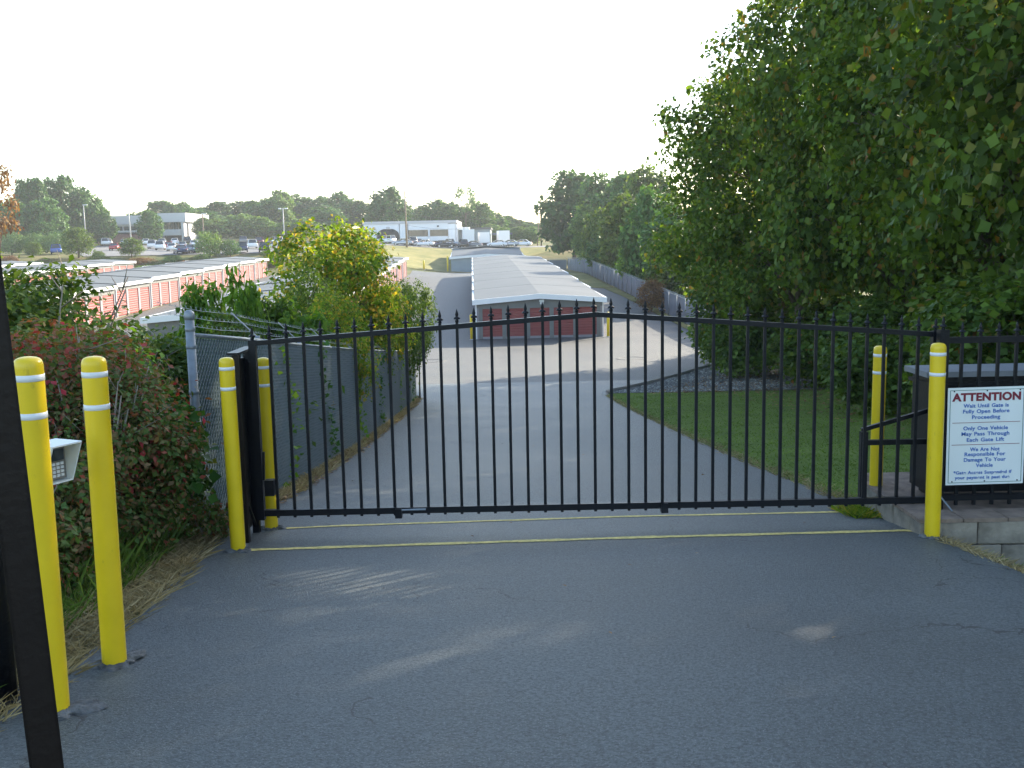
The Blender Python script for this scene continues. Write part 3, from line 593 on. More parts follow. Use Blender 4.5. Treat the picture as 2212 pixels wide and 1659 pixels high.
# clipped round shrubs and rough shrubs on the bank
def shrub(px,top,Y,wpx,k,leaf,label,group):
    p=at(px,top,Y);z=G(p.x,Y);return tree(SHRUB[k],'shrub',label,(p.x,Y,z-.05),max(.6,p.z-z),wpx/2*Y/FPX,LM[leaf],M_['bark'],rz=px,group=group,cat='shrub',crown_name='foliage')
for px,top,w in ((22,500,66),(75,502,52),(122,502,58),(-35,500,60)): shrub(px,top,192,w,0,'sage','big rounded grey-green shrub in a row beside the car park','rounded shrubs by the car park')
for px,top,Y,w,k,lf,lb in [(165,487,174,70,1,'mid','tall dark green shrub on the bank in front of the blue car'),(212,540,172,26,0,'mid','small shrub on the bank beside the tall one'),(282,511,173,58,1,'mid','pointed green shrub on the bank in front of the white cars'),(450,497,172,58,0,'farpale','brownish-green shrub on the bank left of a darker one'),(496,516,172,42,0,'far','dark rounded shrub on the bank right of a brownish one'),(618,528,170,40,0,'mid','shrub on the bank at the right end of the car park'),(70,520,178,40,1,'mid','slim shrub on the bank by the rounded hedge'),(575,540,171,26,0,'mid','small shrub at the car park edge')]:
    shrub(px,top,Y,w,k,lf,lb,None)
for i in range(44):  # rough brush along the bank
    px=rd.uniform(-20,600);Y=rd.uniform(160,170);p=at(px,550,Y);z=G(p.x,Y)
    lf=rd.choice(['russet','mid','farpale','redgreen'])
    tree(SHRUB[0],'brush',{'russet':'russet','mid':'green','farpale':'pale','redgreen':'rust-green'}[lf]+' low rough brush on the bank below '+('the rounded shrubs' if px<150 else 'the red car' if px<300 else 'the office entrance' if px<440 else 'the twin-headed lamp pole'),(p.x,Y,z-.1),rd.uniform(.7,1.5),rd.uniform(1.2,2.6),LM[lf],M_['bark'],rz=i,group='brush on the bank',cat='brush',crown_name='foliage')
# ------------------------------------------------------------------ the yard fences
def fence(name,label,pts,h,post_r,slatm,spacing=3.0,wires=0,slatw=.05,pitch=.072,barb=True,postm='galv'):
    root=thing(name,label,'fence',(pts[0][0],pts[0][1],G(*pts[0])));O=root.location.copy()
    P=[Vector((x,y,0)) for x,y in pts];segs=[]
    for a,b in zip(P[:-1],P[1:]):
        n=max(1,round((b-a).length/spacing))
        for i in range(n): segs.append((a.lerp(b,i/n),a.lerp(b,(i+1)/n)))
    sl=MB();wi=MB();s_done=0
    for i,(a,b) in enumerate(segs):
        za,zb=G(a.x,a.y)-O.z,G(b.x,b.y)-O.z;A=Vector((a.x-O.x,a.y-O.y,za));B=Vector((b.x-O.x,b.y-O.y,zb));D=B-A;Ls=Vector((D.x,D.y)).length
        nrm=Vector((D.y,-D.x,0)).normalized()
        pt=lambda s,t,o=0:A+D*(s/Ls)+Vector((0,0,t))+nrm*o
        if i>0 or wires==0:
            pb=MB();pb.tube([A-Vector((0,0,.1))-nrm*(post_r+.012),A+Vector((0,0,h+.05))-nrm*(post_r+.012)],post_r,8);pb.build('post',M_[postm],root,True)
        rl=MB();rl.tube([pt(0,h),pt(Ls,h)],.021,6);rl.build('top_rail',M_[postm],root,True)
        s=pitch/2
        while s<Ls-pitch*.3:
            p0,p1,p2,p3=pt(s-slatw/2,.05),pt(s+slatw/2,.05),pt(s+slatw/2,h-.03),pt(s-slatw/2,h-.03)
            sl.add([q+nrm*o for q in (p0,p1,p2,p3) for o in (-.003,.003)],[(0,2,4,6),(1,7,5,3),(0,1,3,2),(2,3,5,4),(4,5,7,6),(6,7,1,0)]);s+=pitch
        if i<wires:
            hh=h-.02;stp=.078
            c=-hh
            while c<Ls:
                s0=max(0,c);s1=min(Ls,c+hh)
                if s1-s0>.01:
                    wi.tube([pt(s0,s0-c+.02,.008),pt(s1,s1-c+.02,.008)],.0028,3,False)
                    wi.tube([pt(s0,hh-(s0-c)+.02,.011),pt(s1,hh-(s1-c)+.02,.011)],.0028,3,False)
                c+=stp
        if barb:
            for k,(o,t) in enumerate(((.10,.10),(.2,.2),(.30,.30))):
                wb_=MB();wb_.tube([pt(0,h+t,-o),pt(Ls/2,h+t-.02,-o),pt(Ls,h+t,-o)],.0026 if wires else .012,4,False)
                if wires:
                    q=.06
                    while q<Ls:
                        c=pt(q,h+t,-o);wb_.bar(c+Vector((.012,.0,.016)),c-Vector((.012,0,.016)),.0025);wb_.bar(c+Vector((-.012,.01,.016)),c-Vector((-.012,.01,.016)),.0025);q+=.14
                wb_.build('barbed_wire',M_['wire'],root)
            if i==0 and wires: continue
            ab=MB();ab.bar(pt(0,h),pt(0,h+.32,-.32),.016,.010);ab.build('barb_arm',M_[postm],root)
    sl.build('slats',M_[slatm],root)['kind']='stuff'
    if wires: wi.build('chain_link_mesh',M_['wire'],root)['kind']='stuff'
    return root
nf=fence('chain_link_fence','green-grey slatted chain-link fence along the left of the drive, with barbed wire',[(-2.92,9.26),(-2.83,11.5),(-2.98,19),(-3.58,37.7)],1.83,.03,'slat',wires=9)
pb=MB();pb.tube([(0,0,-.2),(0,0,2.0)],.042,14);pb.lathe([(.047,1.97),(.05,2.0),(.044,2.035),(.02,2.055)],14)
for z in (.35,.9,1.3,1.72,1.88): pb.lathe([(.0425,z-.018),(.0465,z-.015),(.0465,z+.015),(.0425,z+.018)],14)
pb.build('corner_post',M_['galv'],nf,True)
fence('yard_fence','long blue-grey slatted fence with barbed wire along the right of the storage yard',[(14.2,58),(13.6,75),(12.5,105),(10.85,150),(10.0,176)],1.9,.04,'slat2',spacing=3.2,slatw=.135,pitch=.15)
fence('yard_fence','short slatted fence closing the far end of the storage yard',[(9.8,177.2),(4,179)],1.7,.04,'slat2',spacing=3,slatw=.135,pitch=.15)
# leafy vines on the slatted fence
def leafpatch(name,label,pts,rad,n,size,m,kind='oval',seed=1,cat='vine',group=None,droop=.6):
    rg=np.random.default_rng(seed);C=np.array(pts)[rg.integers(0,len(pts),n)]+rg.normal(0,1,(n,3))*np.array(rad)
    o0=Vector(C.min(0));V,idx=leaves(C-np.array(o0),size,rg,kind,droop);o=put(name,npmesh(name,V,3,idx),m);o.location=o0
    return tag(o,label,cat,group)
rg=np.random.default_rng(8)
def fx(y): return float(np.interp(y,[9.26,11.5,19,37.7],[-2.92,-2.83,-2.98,-3.58]))
for k,(y0,hh,n,lb) in enumerate([(12.5,1.75,60,'thin vine climbing the slatted fence just past the gate'),(15.5,1.8,90,'vine trailing on the slatted fence midway to the bend'),(19.5,1.3,70,'sparse vine on the middle of the slatted fence'),(24,1.85,90,'leafy vine hanging over the slatted fence below the yellow-green tree'),(30,1.9,80,'vine hanging over the slatted fence near its far end'),(35.5,1.9,90,'leafy vine at the far end of the slatted fence')]):
    pts=[];y=y0
    for t in np.linspace(0,1,10):
        y=y0+.5*math.sin(t*4+k)+.35*t;pts.append((fx(y)+.05,y,G(fx(y),y)+hh*t))
    leafpatch('vine',lb,pts,(.03,.12,.10),n,.085,LM['vine' if k%2 else 'lime'],'lobed',seed=20+k,group='vines on the slatted fence')
# ------------------------------------------------------------------ bushes and small trees left of the drive
def bush(name,label,x,y,h,w,seed,leafm,nclus,nleaf,size,clr,leaf='oval',stems=14,stemm='bark2',cat='bush',z=None,nlobe=16,droop=.2,lobe=(.28,.46)):
    root=thing(name,label,cat,(x,y,G(x,y)-.04 if z is None else z))
    cm,lc,lr=crown(seed,w,.02*h,h,nlobe,nclus,nleaf,size,clr,leaf,droop=droop,inner=.25,minz=-.35,lobe=lobe)
    put('foliage',cm,LM[leafm],root)
    rd=random.Random(seed);b=MB()
    for i in range(stems):
        a=rd.uniform(0,6.28);r=w*rd.uniform(.35,.95);e=Vector((math.cos(a)*r,math.sin(a)*r,h*rd.uniform(.55,.97)));s=Vector((math.cos(a)*w*.12,math.sin(a)*w*.12,-.05));m=s.lerp(e,.5)+Vector((0,0,.12*h));t=.006*h+.003
        b.tube([s,m,e],[t*1.6,t,t*.3],5)
        for k in range(4):
            q0=m.lerp(e,rd.random());b.tube([q0,q0+Vector((rd.gauss(0,.16*w),rd.gauss(0,.16*w),rd.uniform(.03,.14)*h))],[t*.5,t*.12],3)
    b.build('stems',M_[stemm],root,True);return root
bush('burning_bush','large burning bush with deep red top, behind the second bollard',-3.75,8.3,2.02,1.05,101,'red',1000,20,.062,.10)
bush('burning_bush','reddish-green bush at the left, behind the white keypad box',-4.55,7.6,1.85,1.0,102,'red',900,20,.062,.10)
bush('burning_bush','green and rust twiggy bush between the second bollard and the grey fence post',-3.32,7.95,1.72,.64,103,'redgreen',800,20,.055,.085,stems=26)
bush('burning_bush','low dark twiggy bush behind the first bollard',-3.55,6.7,1.15,.75,104,'redgreen',700,18,.055,.09,stems=22)
bush('vine_mound','dark green lobed-leaf vine mound against the grey fence post',-3.12,8.72,1.45,.36,105,'vine',330,14,.11,.075,'lobed',stems=6,droop=.9)
bush('weed_clump','yellowing weeds at the foot of the grey fence post',-2.72,8.75,.42,.20,106,'redgreen',60,12,.055,.05,'oval',stems=6,droop=.9)
bush('green_shrub','feathery green shrub topped with olive leaves, overlapping the long storage row',-5.6,11.8,3.0,1.5,107,'mid',820,22,.10,.14)
bush('green_shrub','pale-leaved shrub behind the burning bush',-4.7,11.0,2.2,.95,108,'lime',560,18,.095,.12)
bush('green_shrub','bright leafy shrub below the long storage row',-4.05,12.4,1.95,.8,109,'mid',500,18,.10,.11)
bush('green_shrub','low green shrub just over the barbed wire',-3.75,14.2,1.95,.75,110,'mid',460,16,.11,.12)
bush('green_shrub','leafy shrub at the left edge above the red bush',-6.6,13.0,2.9,1.2,111,'mid',600,20,.10,.13)
SAP=[Kind(121,3.4,1.0,.9,.04,11,150,13,.23,.13,'oval',droop=1.6,lobe=(.26,.4)),Kind(123,3.0,1.1,.6,.04,11,160,13,.23,.14,'oval',droop=1.6,lobe=(.26,.4))]
def place(px,top,Y,wpx,kind,name,leaf,label,group=None):
    p=at(px,top,Y);z=G(p.x,Y);return tree(kind,name,label,(p.x,Y,z-.05),p.z-z,wpx/2*Y/FPX,LM[leaf],M_['bark'],rz=px*.31,group=group)
place(432,592,15.5,125,SAP[0],'sapling','lime','bright green big-leaved sapling beside the long storage row')
place(520,568,16.8,105,SAP[1],'sapling','lime','big-leaved sapling with one raised leafy tip')
place(592,632,17.5,110,SAP[0],'sapling','mid','drooping-leaved sapling behind the barbed wire')
place(500,655,14.5,150,SAP[1],'sapling','mid','low sapling just behind the grey fence post')
place(708,442,25,265,MED[0],'yellow_green_tree','yellow','yellow-green tree turning gold at the top, the tallest behind the slatted fence')
place(762,462,25.8,170,MED[1],'yellow_green_tree','yellow','golden right-hand limb of a small tree next to the tallest yellow-green one')
place(668,560,22,150,MED[1],'small_tree','mid','dark green small tree in front of the yellow-green one')
place(720,612,19.5,170,MED[1],'small_tree','yellow','low yellow-flecked small tree close behind the slatted fence')
place(640,640,17.5,150,SAP[1],'sapling','lime','low light-green sapling over the slatted fence')
place(822,590,30,130,MED[0],'small_tree','yellow','gold-flecked small tree beside the far storage row')
place(852,600,33.5,125,MED[1],'small_tree','mid','green small tree leaning over the end of the slatted fence')
place(898,585,36.8,80,MED[0],'small_tree','mid','thin green tree with branches reaching over the drive')
place(785,640,26.5,130,MED[1],'small_tree','mid','round green small tree right against the slatted fence')
# ------------------------------------------------------------------ the gate
GY=8.75;GB=-.70
root=thing('sliding_gate','black iron sliding gate with spear-topped pickets and a low arched top, closed across the drive','gate',(.70,GY,GB))
xl,xr=-2.93,2.96;zl,zp,zr=1.50,1.69,1.46
ztop=lambda x: zl+(zp-zl)*(x-xl)/(0.04-xl) if x<.04 else zp+(zr-zp)*(x-.04)/(xr-.04)
fin=MB().lathe([(r_*.86,z_*.9) for r_,z_ in [(.013,0),(.019,.004),(.019,.016),(.012,.024),(.012,.034),(.026,.036),(.033,.028),(.035,.034),(.028,.046),(.012,.052),(.015,.064),(.017,.074),(.011,.098),(.001,.128)]],8).mesh('finial',True)
b=MB();b.bar((xl,0,zl),(.04,0,zp),.042,.055,up=(0,1,0));b.bar((.04,0,zp),(xr,0,zr),.0418,.0548,up=(0,1,0));b.build('top_rail',M_['black'],root)
b=MB();b.bar((xl+.03,0,0),(xr+.1,0,0),.05,.055);b.build('bottom_rail',M_['black'],root)
b=MB();b.box(xl-.03,xl+.03,-.032,.032,-.06,zl+.03);b.build('stile',M_['black'],root)
b=MB();b.box(xr-.03,xr+.03,-.032,.032,-.06,zr+.03);b.build('stile',M_['black'],root)
for x in (xl,xr): put('finial',fin,M_['black'],root,(x,0,ztop(x)+.03))
npk=40
for i in range(1,npk):
    x=xl+(xr-xl)*i/npk;zt=ztop(x)+.035
    b=MB();b.box(x-.0125,x+.0125,-.0125,.0125,-.045,zt);p=b.build('picket',M_['black'],root)
    put('finial',fin,M_['black'],p,(x,0,zt))
b=MB();b.box(xl+.05,xl+.13,-.05,.03,.16,.30);b.build('latch_box',M_['black'],root)
b=MB();b.bar((xl+.04,-.02,.30),(xl+.05,-.02,.55),.02);b.build('latch_bar',M_['black'],root)
for x in (-1.72,.62):
    b=MB();b.box(x-.03,x+.03,-.045,.03,-.065,.02);b.build('rail_bracket',M_['black'],root)
b=MB();b.tube([(-1.69,-.04,.01),(-1.48,-.04,.012)],.009,6);b.build('bolt_rod',M_['galv'],root)
for nm,args in (('guide_upright',('box',2.37,2.43,.07,.13,-.03,.60)),('guide_cross_bar',('box',2.431,3.25,.078,.122,.48,.525)),('guide_slanted_bar',('bar',(2.38,.1,.615),(3.25,.1,.86),.035,.035))):
    b=MB();getattr(b,args[0])(*args[1:]);b.build(nm,M_['black'],root)
# receiver posts
root=thing('gate_receiver','pair of dark square posts joined at the top, catching the left end of the gate','post',(-2.33,8.5,G(-2.33,8.5)))
for x,y,m in ((0.02,0,'brownblack'),(-.02,.52,'black')):
    b=MB();b.box(x-.03,x+.03,y-.03,y+.03,-.1,1.62);b.build('square_post',M_[m],root)
b=MB();b.box(-.05,.05,-.03,.55,1.622,1.64);b.build('top_plate',M_['black'],root)
b=MB();b.bar((-.02,.49,.02),(.03,.05,.35),.02);b.build('foot_brace',M_['black'],root)
b=MB();b.box(-.06,-.045,.03,.50,.02,1.55);b.build('side_plate',M_['black'],root)
# fixed fence right of the gate
FY=8.62
root=thing('iron_fence','fixed black iron picket fence right of the gate, carrying the attention sign','fence',(3.68,FY,-.75))
b=MB();b.box(-.05,.03,-.04,.04,0,1.56);b.build('gate_post',M_['black'],root)
put('finial',fin,M_['black'],root,(-.01,0,1.56))
for z,n in ((1.47,'top_rail'),(.10,'bottom_rail')):
    b=MB();b.box(.031,3.6,-.022,.022,z-.026,z+.026);b.build(n,M_['black'],root)
for i in range(23):
    x=.155*(i+1);b=MB();b.box(x-.0125,x+.0125,-.0125,.0125,.03,1.51);p=b.build('picket',M_['black'],root);put('finial',fin,M_['black'],p,(x,0,1.51))
# cabinet
root=thing('gate_operator_cabinet','large black cabinet with a grey lid behind the fixed iron fence','cabinet',(3.72,8.96,-.74))
b=MB();b.box(0,2.6,0,.40,.05,1.10);b.build('body',M_['black'],root)
b=MB();b.box(-.06,2.66,-.06,.46,1.102,1.15);b.build('lid',M_['cabgrey'],root)
b=MB();b.box(-.03,2.63,-.03,.43,1.02,1.05);b.build('lid_lip',M_['black'],root)
for x in (.08,1.2,2.4):
    b=MB();b.box(x,x+.09,.05,.38,-.02,.049);b.build('foot',M_['brownblack'],root)
for i in range(7):
    b=MB();b.box(.1+i*.36,.42+i*.36,-.012,-.001,.12,.96);b.build('front_panel',M_['black'],root)
# block retaining wall
root=thing('block_wall','low wall of weathered grey blocks under the iron fence and cabinet','wall',(3.36,8.22,-.75))
blk=MB();e=.006
def blockmesh(L,Dp,H,seed):
    bm=bmesh.new();bmesh.ops.create_cube(bm,size=1);rr=random.Random(seed)
    for v in bm.verts: v.co=Vector((v.co.x*L,v.co.y*Dp,v.co.z*H))+Vector((rr.uniform(-.006,.006),rr.uniform(-.006,.006),rr.uniform(-.004,.004)))
    bmesh.ops.bevel(bm,geom=bm.edges[:],offset=.008,segments=1,affect='EDGES')
    me=bpy.data.meshes.new('block');bm.to_mesh(me);bm.free();return me
BL=[blockmesh(.392,.19,.192,s) for s in range(4)];BS=[blockmesh(.19,.392,.192,s+9) for s in range(3)];BH=blockmesh(.19,.19,.192,30)
for c in range(4):
    zc=-.1-.2*c-.012
    for i in range(9):
        x=.1+.2+.4*i-(.2 if c%2 else 0)+(.0 if c%2==0 else 0)
        if c%2==1 and i==0: continue
        put('block',BL[(i+c)%4],M_['block'],root,(x+(.0),.1,zc))
    # return along the drive
    for i in range(3):
        put('block',BS[(i+c)%3],M_['block'],root,(.1 if True else 0,.2+.2+.4*i-(.2 if c%2==0 else 0)+.2*(c%2==0),zc-.0002) if True else None)
    put('block',BH,M_['block'],root,(.1,.1,zc+.0003))
    if c%2==1: put('block',BH,M_['block'],root,(.3,.1,zc))
b=MB();b.box(.196,3.7,.196,1.9,-.75,-.02);b.build('soil_fill',M_['soil'],root)
b=MB()
for i in range(10): b.box(.005+.37*i,.005+.37*i+.362,.002,.30,-.014,.018)
for i in range(3): b.box(.006,.26,.304+.36*i,.304+.36*i+.352,-.014,.017)
b.build('cap_course',M_['soil'],root)
b=MB();b.tube([(.26,.6,.02),(.32,.35,.12),(.36,.2,.03)],.008,5);b.build('stray_wire',M_['galv'],root)
# ------------------------------------------------------------------ attention sign
root=thing('attention_sign','white sign headed ATTENTION in maroon with blue rules for the gate, on the iron fence','sign',at(2126,1046,FY-.06),R(0))
root.rotation_euler=(0,R(-.6),0)
SW,SH=.665,.845
b=MB();b.box(-SW/2,SW/2,0,.006,0,SH);b.build('panel',M_['signwhite'],root)
b=MB()
for x0,x1,z0,z1 in ((-SW/2+.018,SW/2-.018,.018,.022),(-SW/2+.018,SW/2-.018,SH-.024,SH-.020),(-SW/2+.018,-SW/2+.022,.0221,SH-.0241),(SW/2-.022,SW/2-.018,.0221,SH-.0241)): b.box(x0,x1,-.0022,-.0002,z0,z1)
b.build('border_line',M_['signgreen'],root)
def text(s,size,z,m,x=0,w=None,bold=0,name='lettering'):
    cu=bpy.data.curves.new(name,'FONT');cu.body=s;cu.size=size;cu.align_x='CENTER';cu.offset=bold;cu.extrude=.0008;cu.space_character=1.06;cu.space_word=1.25
    o=bpy.data.objects.new(name,cu);col.objects.link(o);bpy.context.view_layer.update()
    me=bpy.data.meshes.new_from_object(o.evaluated_get(bpy.context.evaluated_depsgraph_get()));bpy.data.objects.remove(o)
    q=put(name,me,m,root,(x,-.0022,z));q.rotation_euler=(R(90),0,0)
    if w and q.dimensions.x>0:
        me.update();xs=[v.co.x for v in me.vertices];q.scale.x=w/(max(xs)-min(xs))
    return q
K=SH/698.   # the sign's own lettering layout
def row(y): return SH-(y-440)*K
text('ATTENTION',.092,row(533),M_['signred'],w=.585,bold=.0042)
for s,y,w in (('Wait Until Gate is',582,.385),('Fully Open Before',622,.395),('Proceeding',664,.24),('Only One Vehicle',743,.38),('May Pass Through',783,.41),('Each Gate Lift',826,.32),('We Are Not',895,.255),('Responsible For',930,.35),('Damage To Your',970,.36),('Vehicle',1011,.145),('*Gate Access Suspended if',1060,.50),('your payment is past due',1096,.47)):
    text(s,.045 if y<1040 else .038,row(y),M_['signblue'],x=-.005 if y<1040 else -.02,w=w,bold=.0010)
for y in (690,848):
    b=MB();b.box(-.29,.29,-.0022,-.0004,row(y)-.002,row(y)+.002);b.build('rule_line',M_['signred'],root)
for x in (-.28,0,.28):
    for z in (.030,SH-.03): b=MB();b.tube([(x,-.004,z),(x,.0,z)],.006,8);b.build('screw',M_['black'],root)
root=thing('small_sign','pink-edged sign on the iron fence beside the attention sign','sign',at(2262,1022,FY-.06))
b=MB();b.box(-.165,.3,0,.006,0,.42);b.build('panel',M_['pink'],root)
b=MB();b.box(-.145,.28,-.003,-.0005,.02,.40);b.build('face',M_['signwhite'],root)
# ------------------------------------------------------------------ bollards
r_=.0605;H=1.6
bp=[(r_,-.05),(r_,0),(r_,1.55),(r_*.99,1.562),(r_*.955,1.574),(r_*.89,1.584),(r_*.78,1.591),(r_*.6,1.596),(r_*.3,1.5995),(r_*.02,1.6)]
bmesh_=MB().lathe(bp,28).mesh('sleeve',True)
band=MB().lathe([(r_+.0002,-.014),(r_+.0016,-.0135),(r_+.0016,.0135),(r_+.0002,.014)],28).mesh('reflective_band',True)
def footing(seed,rad):
    rr=random.Random(seed);b=MB();n=22;v=[(0,0,.022)]
    for ring,(k,hz_) in enumerate(((.5,.026),(.8,.02),(1,.002))):
        for i in range(n):
            a=2*math.pi*i/n;q=rad*k*(1+.28*math.sin(a*3+seed)+rr.uniform(-.14,.14));v.append((q*math.cos(a)*1.2,q*math.sin(a)*.8,hz_+rr.uniform(-.008,.008)*(ring<2)))
    f=[(0,1+i,1+(i+1)%n) for i in range(n)]
    for ring in range(2): f+=[(1+ring*n+i,1+(ring+1)*n+i,1+(ring+1)*n+(i+1)%n,1+ring*n+(i+1)%n) for i in range(n)]
    return b.add(v,f).mesh('broken_footing')
for i,(x,y,lb,ft) in enumerate([(-2.07,4.32,'yellow bollard beside the dark leaning post, in front of the keypad box',.17),(-2.08,5.02,'yellow bollard standing alone in front of the red bush',.15),(-2.28,8.13,'yellow bollard on the near side of the gate\'s left end',.16),(-2.26,9.2,'yellow bollard behind the gate\'s left end, inside the yard',.13),(3.42,8.10,'yellow bollard in front of the gate\'s right end by the attention sign',.1),(3.44,9.46,'yellow bollard behind the guide frame at the gate\'s right end',.08)]):
    t=thing('bollard',lb,'bollard',(x,y,G(x,y)),i*.9,'yellow bollards at the gate')
    t.rotation_euler=(R([.4,.2,-.3,.3,.2,-.2][i]),R([.5,.3,-.2,.2,0,.2][i]),i*.9)
    put('sleeve',bmesh_,M_['yellow'],t)
    for z in (1.511,1.348): put('reflective_band',band,M_['white_band'],t,(0,0,z))
    put('broken_footing',footing(i,ft*.85),M_['rubble'],t)
def ybar(x,y,h,r,lb):
    t=thing('corner_bollard',lb,'bollard',(x,y,G(x,y)),0,'thin yellow bollards guarding the storage buildings')
    b=MB();b.lathe([(r,-.1),(r,h-.04),(r*.7,h),(.01,h+.01)],12);b.build('pipe',M_['yellow'],t,True)
    b=MB();b.lathe([(r*1.6,-.05),(r*1.6,.02),(r*1.1,.05)],12);b.build('base_ring',M_['conc'],t,True)
ybar(-2.75,70.6,1.75,.09,'yellow pipe at the left corner of the red-doored gable');ybar(6.75,70.6,1.75,.09,'yellow pipe at the right corner of the red-doored gable')
ybar(-10.6,175.6,2.6,.14,'tall yellow pipe at the left corner of the blue-grey building')
p=at(915,556,172);ybar(p.x,172,1.6,.16,'yellow pipe on the grass bank beside the yard exit')
p=at(590,592,152);ybar(-34.2,152,1.5,.14,'yellow pipe at the far corner of the long storage row')
# ------------------------------------------------------------------ keypad and the leaning post
p=at(10,1485,4.45);root=thing('keypad_stand','white hooded keypad box on a dark gooseneck stand behind the first bollard','keypad',(p.x-.02,4.5,G(p.x,4.5)))
k=at(117,1000,4.72)-root.location
b=MB();b.tube([(0,0,-.05),(0,0,.78),(.02,.02,.98),(.10,.06,1.08),(k.x-.08,k.y,k.z)],[.05,.05,.045,.035,.03],10);b.build('gooseneck',M_['black'],root,True)
b=MB();b.box(-.11,.11,-.11,.11,-.02,.012);b.build('base_plate',M_['black'],root)
kx,ky,kz=k;w,h,d=.085,.098,.13
a=R(64);mt=Matrix.Translation(k)@Matrix.Rotation(a,4,'Z')
b=MB();
V=[(-w,-d*.15,-h),(w,-d*.15,-h),(w,-d*.75,h),(-w,-d*.75,h),(-w,d*.6,-h),(w,d*.6,-h),(w,d*.6,h),(-w,d*.6,h)]
b.add([mt@Vector(v) for v in V],[(4,7,6,5),(0,4,5,1),(3,2,6,7),(0,3,7,4),(1,5,6,2)]);t_=.008
V2=[(v[0]*.92,v[1]+(0 if i<4 else -.01),v[2]*.93) for i,v in enumerate(V)]
b.add([mt@Vector(v) for v in V2],[(4,5,6,7),(0,1,5,4),(3,7,6,2),(0,4,7,3),(1,2,6,5)])
b.add([mt@Vector(v) for v in V[:4]+V2[:4]],[(0,1,5,4),(1,2,6,5),(2,3,7,6),(3,0,4,7)]);b.build('hood',M_['signwhite'],root)
b=MB();b.box(-w*.9,w*.9,d*.12,d*.2,-h*.88,h*.9,mt);b.build('face_plate',mat('grey_face_plate',(.20,.19,.17),.5),root)
b=MB();b.box(-w*.1,w*.75,d*.06,d*.118,h*.05,h*.6,mt);b.build('display',M_['glass'],root)
b=MB();b.box(-w*.8,-w*.3,d*.04,d*.118,-h*.7,h*.15,mt);b.build('card_reader',M_['white_band'],root)
for i in range(3):
    for j in range(4):
        b=MB();b.box(w*(-.05+.28*i),w*(.15+.28*i),d*.07,d*.118,h*(-.75+.19*j),h*(-.62+.19*j),mt);b.build('key',M_['white_band'],root)
Yp=1.95;a0=at(101,1659,Yp);a1=at(-28,640,Yp)
dr=(a1-a0).normalized();zg=G(a0.x,Yp);b0=a0+dr*((zg-a0.z)/dr.z)
root=thing('leaning_post','dark brown square steel post leaning slightly, close beside the approach','post',b0)
rot=Vector((0,0,1)).rotation_difference(dr).to_matrix().to_4x4()@Matrix.Rotation(R(28),4,'Z')
b=MB();b.box(-.031,.031,-.031,.031,-.1,2.1,rot);me=b.mesh('shaft');bm=bmesh.new();bm.from_mesh(me);bmesh.ops.bevel(bm,geom=bm.edges[:],offset=.005,segments=2,affect='EDGES');bm.to_mesh(me);bm.free();put('shaft',me,M_['brownblack'],root)
b=MB();b.box(-.032,.032,-.032,.032,2.101,2.115,rot);b.build('cap',M_['black'],root)
# ------------------------------------------------------------------ cars
def loft(sections):
    b=MB();k=len(sections[0])
    for s in sections: b.v+=s
    for i in range(len(sections)-1):
        for j in range(k): b.f.append((i*k+j,i*k+(j+1)%k,(i+1)*k+(j+1)%k,(i+1)*k+j))
    b.f.append(tuple(range(k))[::-1]);b.f.append(tuple((len(sections)-1)*k+j for j in range(k)));return b
def car_parts(kind):
    if kind=='sedan': body=[(-2.25,.42,.60,.72),(-2.2,.3,.86,.82),(-1.6,.25,.95,.88),(-.9,.22,.96,.9),(.7,.22,.93,.9),(1.6,.24,.84,.88),(2.15,.3,.70,.80),(2.28,.38,.58,.70)];cab=[(-1.75,.93,.72),(-1.05,1.40,.58),(.15,1.43,.58),(1.1,.90,.70)]
    elif kind=='suv': body=[(-2.3,.45,.8,.80),(-2.25,.35,1.05,.88),(-1.5,.28,1.1,.93),(.8,.28,1.08,.93),(1.7,.3,1.02,.9),(2.2,.35,.85,.82),(2.3,.45,.7,.75)];cab=[(-2.2,1.05,.80),(-1.95,1.70,.66),(.3,1.74,.66),(1.15,1.05,.78)]
    elif kind=='pickup': body=[(-2.7,.5,.9,.88),(-2.65,.4,1.12,.92),(-.6,.38,1.12,.93),(1.1,.38,1.12,.93),(2.1,.4,1.05,.9),(2.6,.45,.85,.84)];cab=[(-.75,1.10,.80),(-.5,1.75,.68),(.6,1.78,.68),(1.35,1.10,.78)]
    sec=[[(-w,y,zb),(-w*1.02,y,(zb+zt)/2),(-w*.93,y,zt),(w*.93,y,zt),(w*1.02,y,(zb+zt)/2),(w,y,zb)] for y,zb,zt,w in body]
    B=loft(sec).mesh('body',True);C=loft([[(-w,y,z-.25),(-w,y,z),(w,y,z),(w,y,z-.25)] for y,z,w in cab]).mesh('windows')
    (y0,z0,w0),(y1,z1,w1)=cab[1],cab[2];Rf=MB();Rf.box(-w0-.01,w0+.01,y0-.06,y1+.1,max(z0,z1)-.02,max(z0,z1)+.035)
    for s in (-1,1):
        for (ya,za,wa),(yb,zb_,wb_) in ((cab[0],cab[1]),(cab[2],cab[3])): Rf.bar((s*wa,ya,za),(s*wb_,yb,zb_+.01),.07,.05)
        ym=(y0+y1)/2;Rf.bar((s*(w0+.12),ym,cab[0][1]),(s*(w0+.005),ym,z0),.08,.04)
    return B,C,Rf.mesh('roof'),(1.38 if kind!='pickup' else 1.7,-1.32 if kind!='pickup' else -1.6)
WH=MB();WH.tube([(-.1,0,0),(.1,0,0)],.33,14);WHm=WH.mesh('wheel');RM=MB();RM.tube([(-.112,0,0),(.112,0,0)],.2,10);RMm=RM.mesh('rim')
LT=MB();LT.box(-.16,.16,-.03,.03,-.07,.07);LTm=LT.mesh('light')
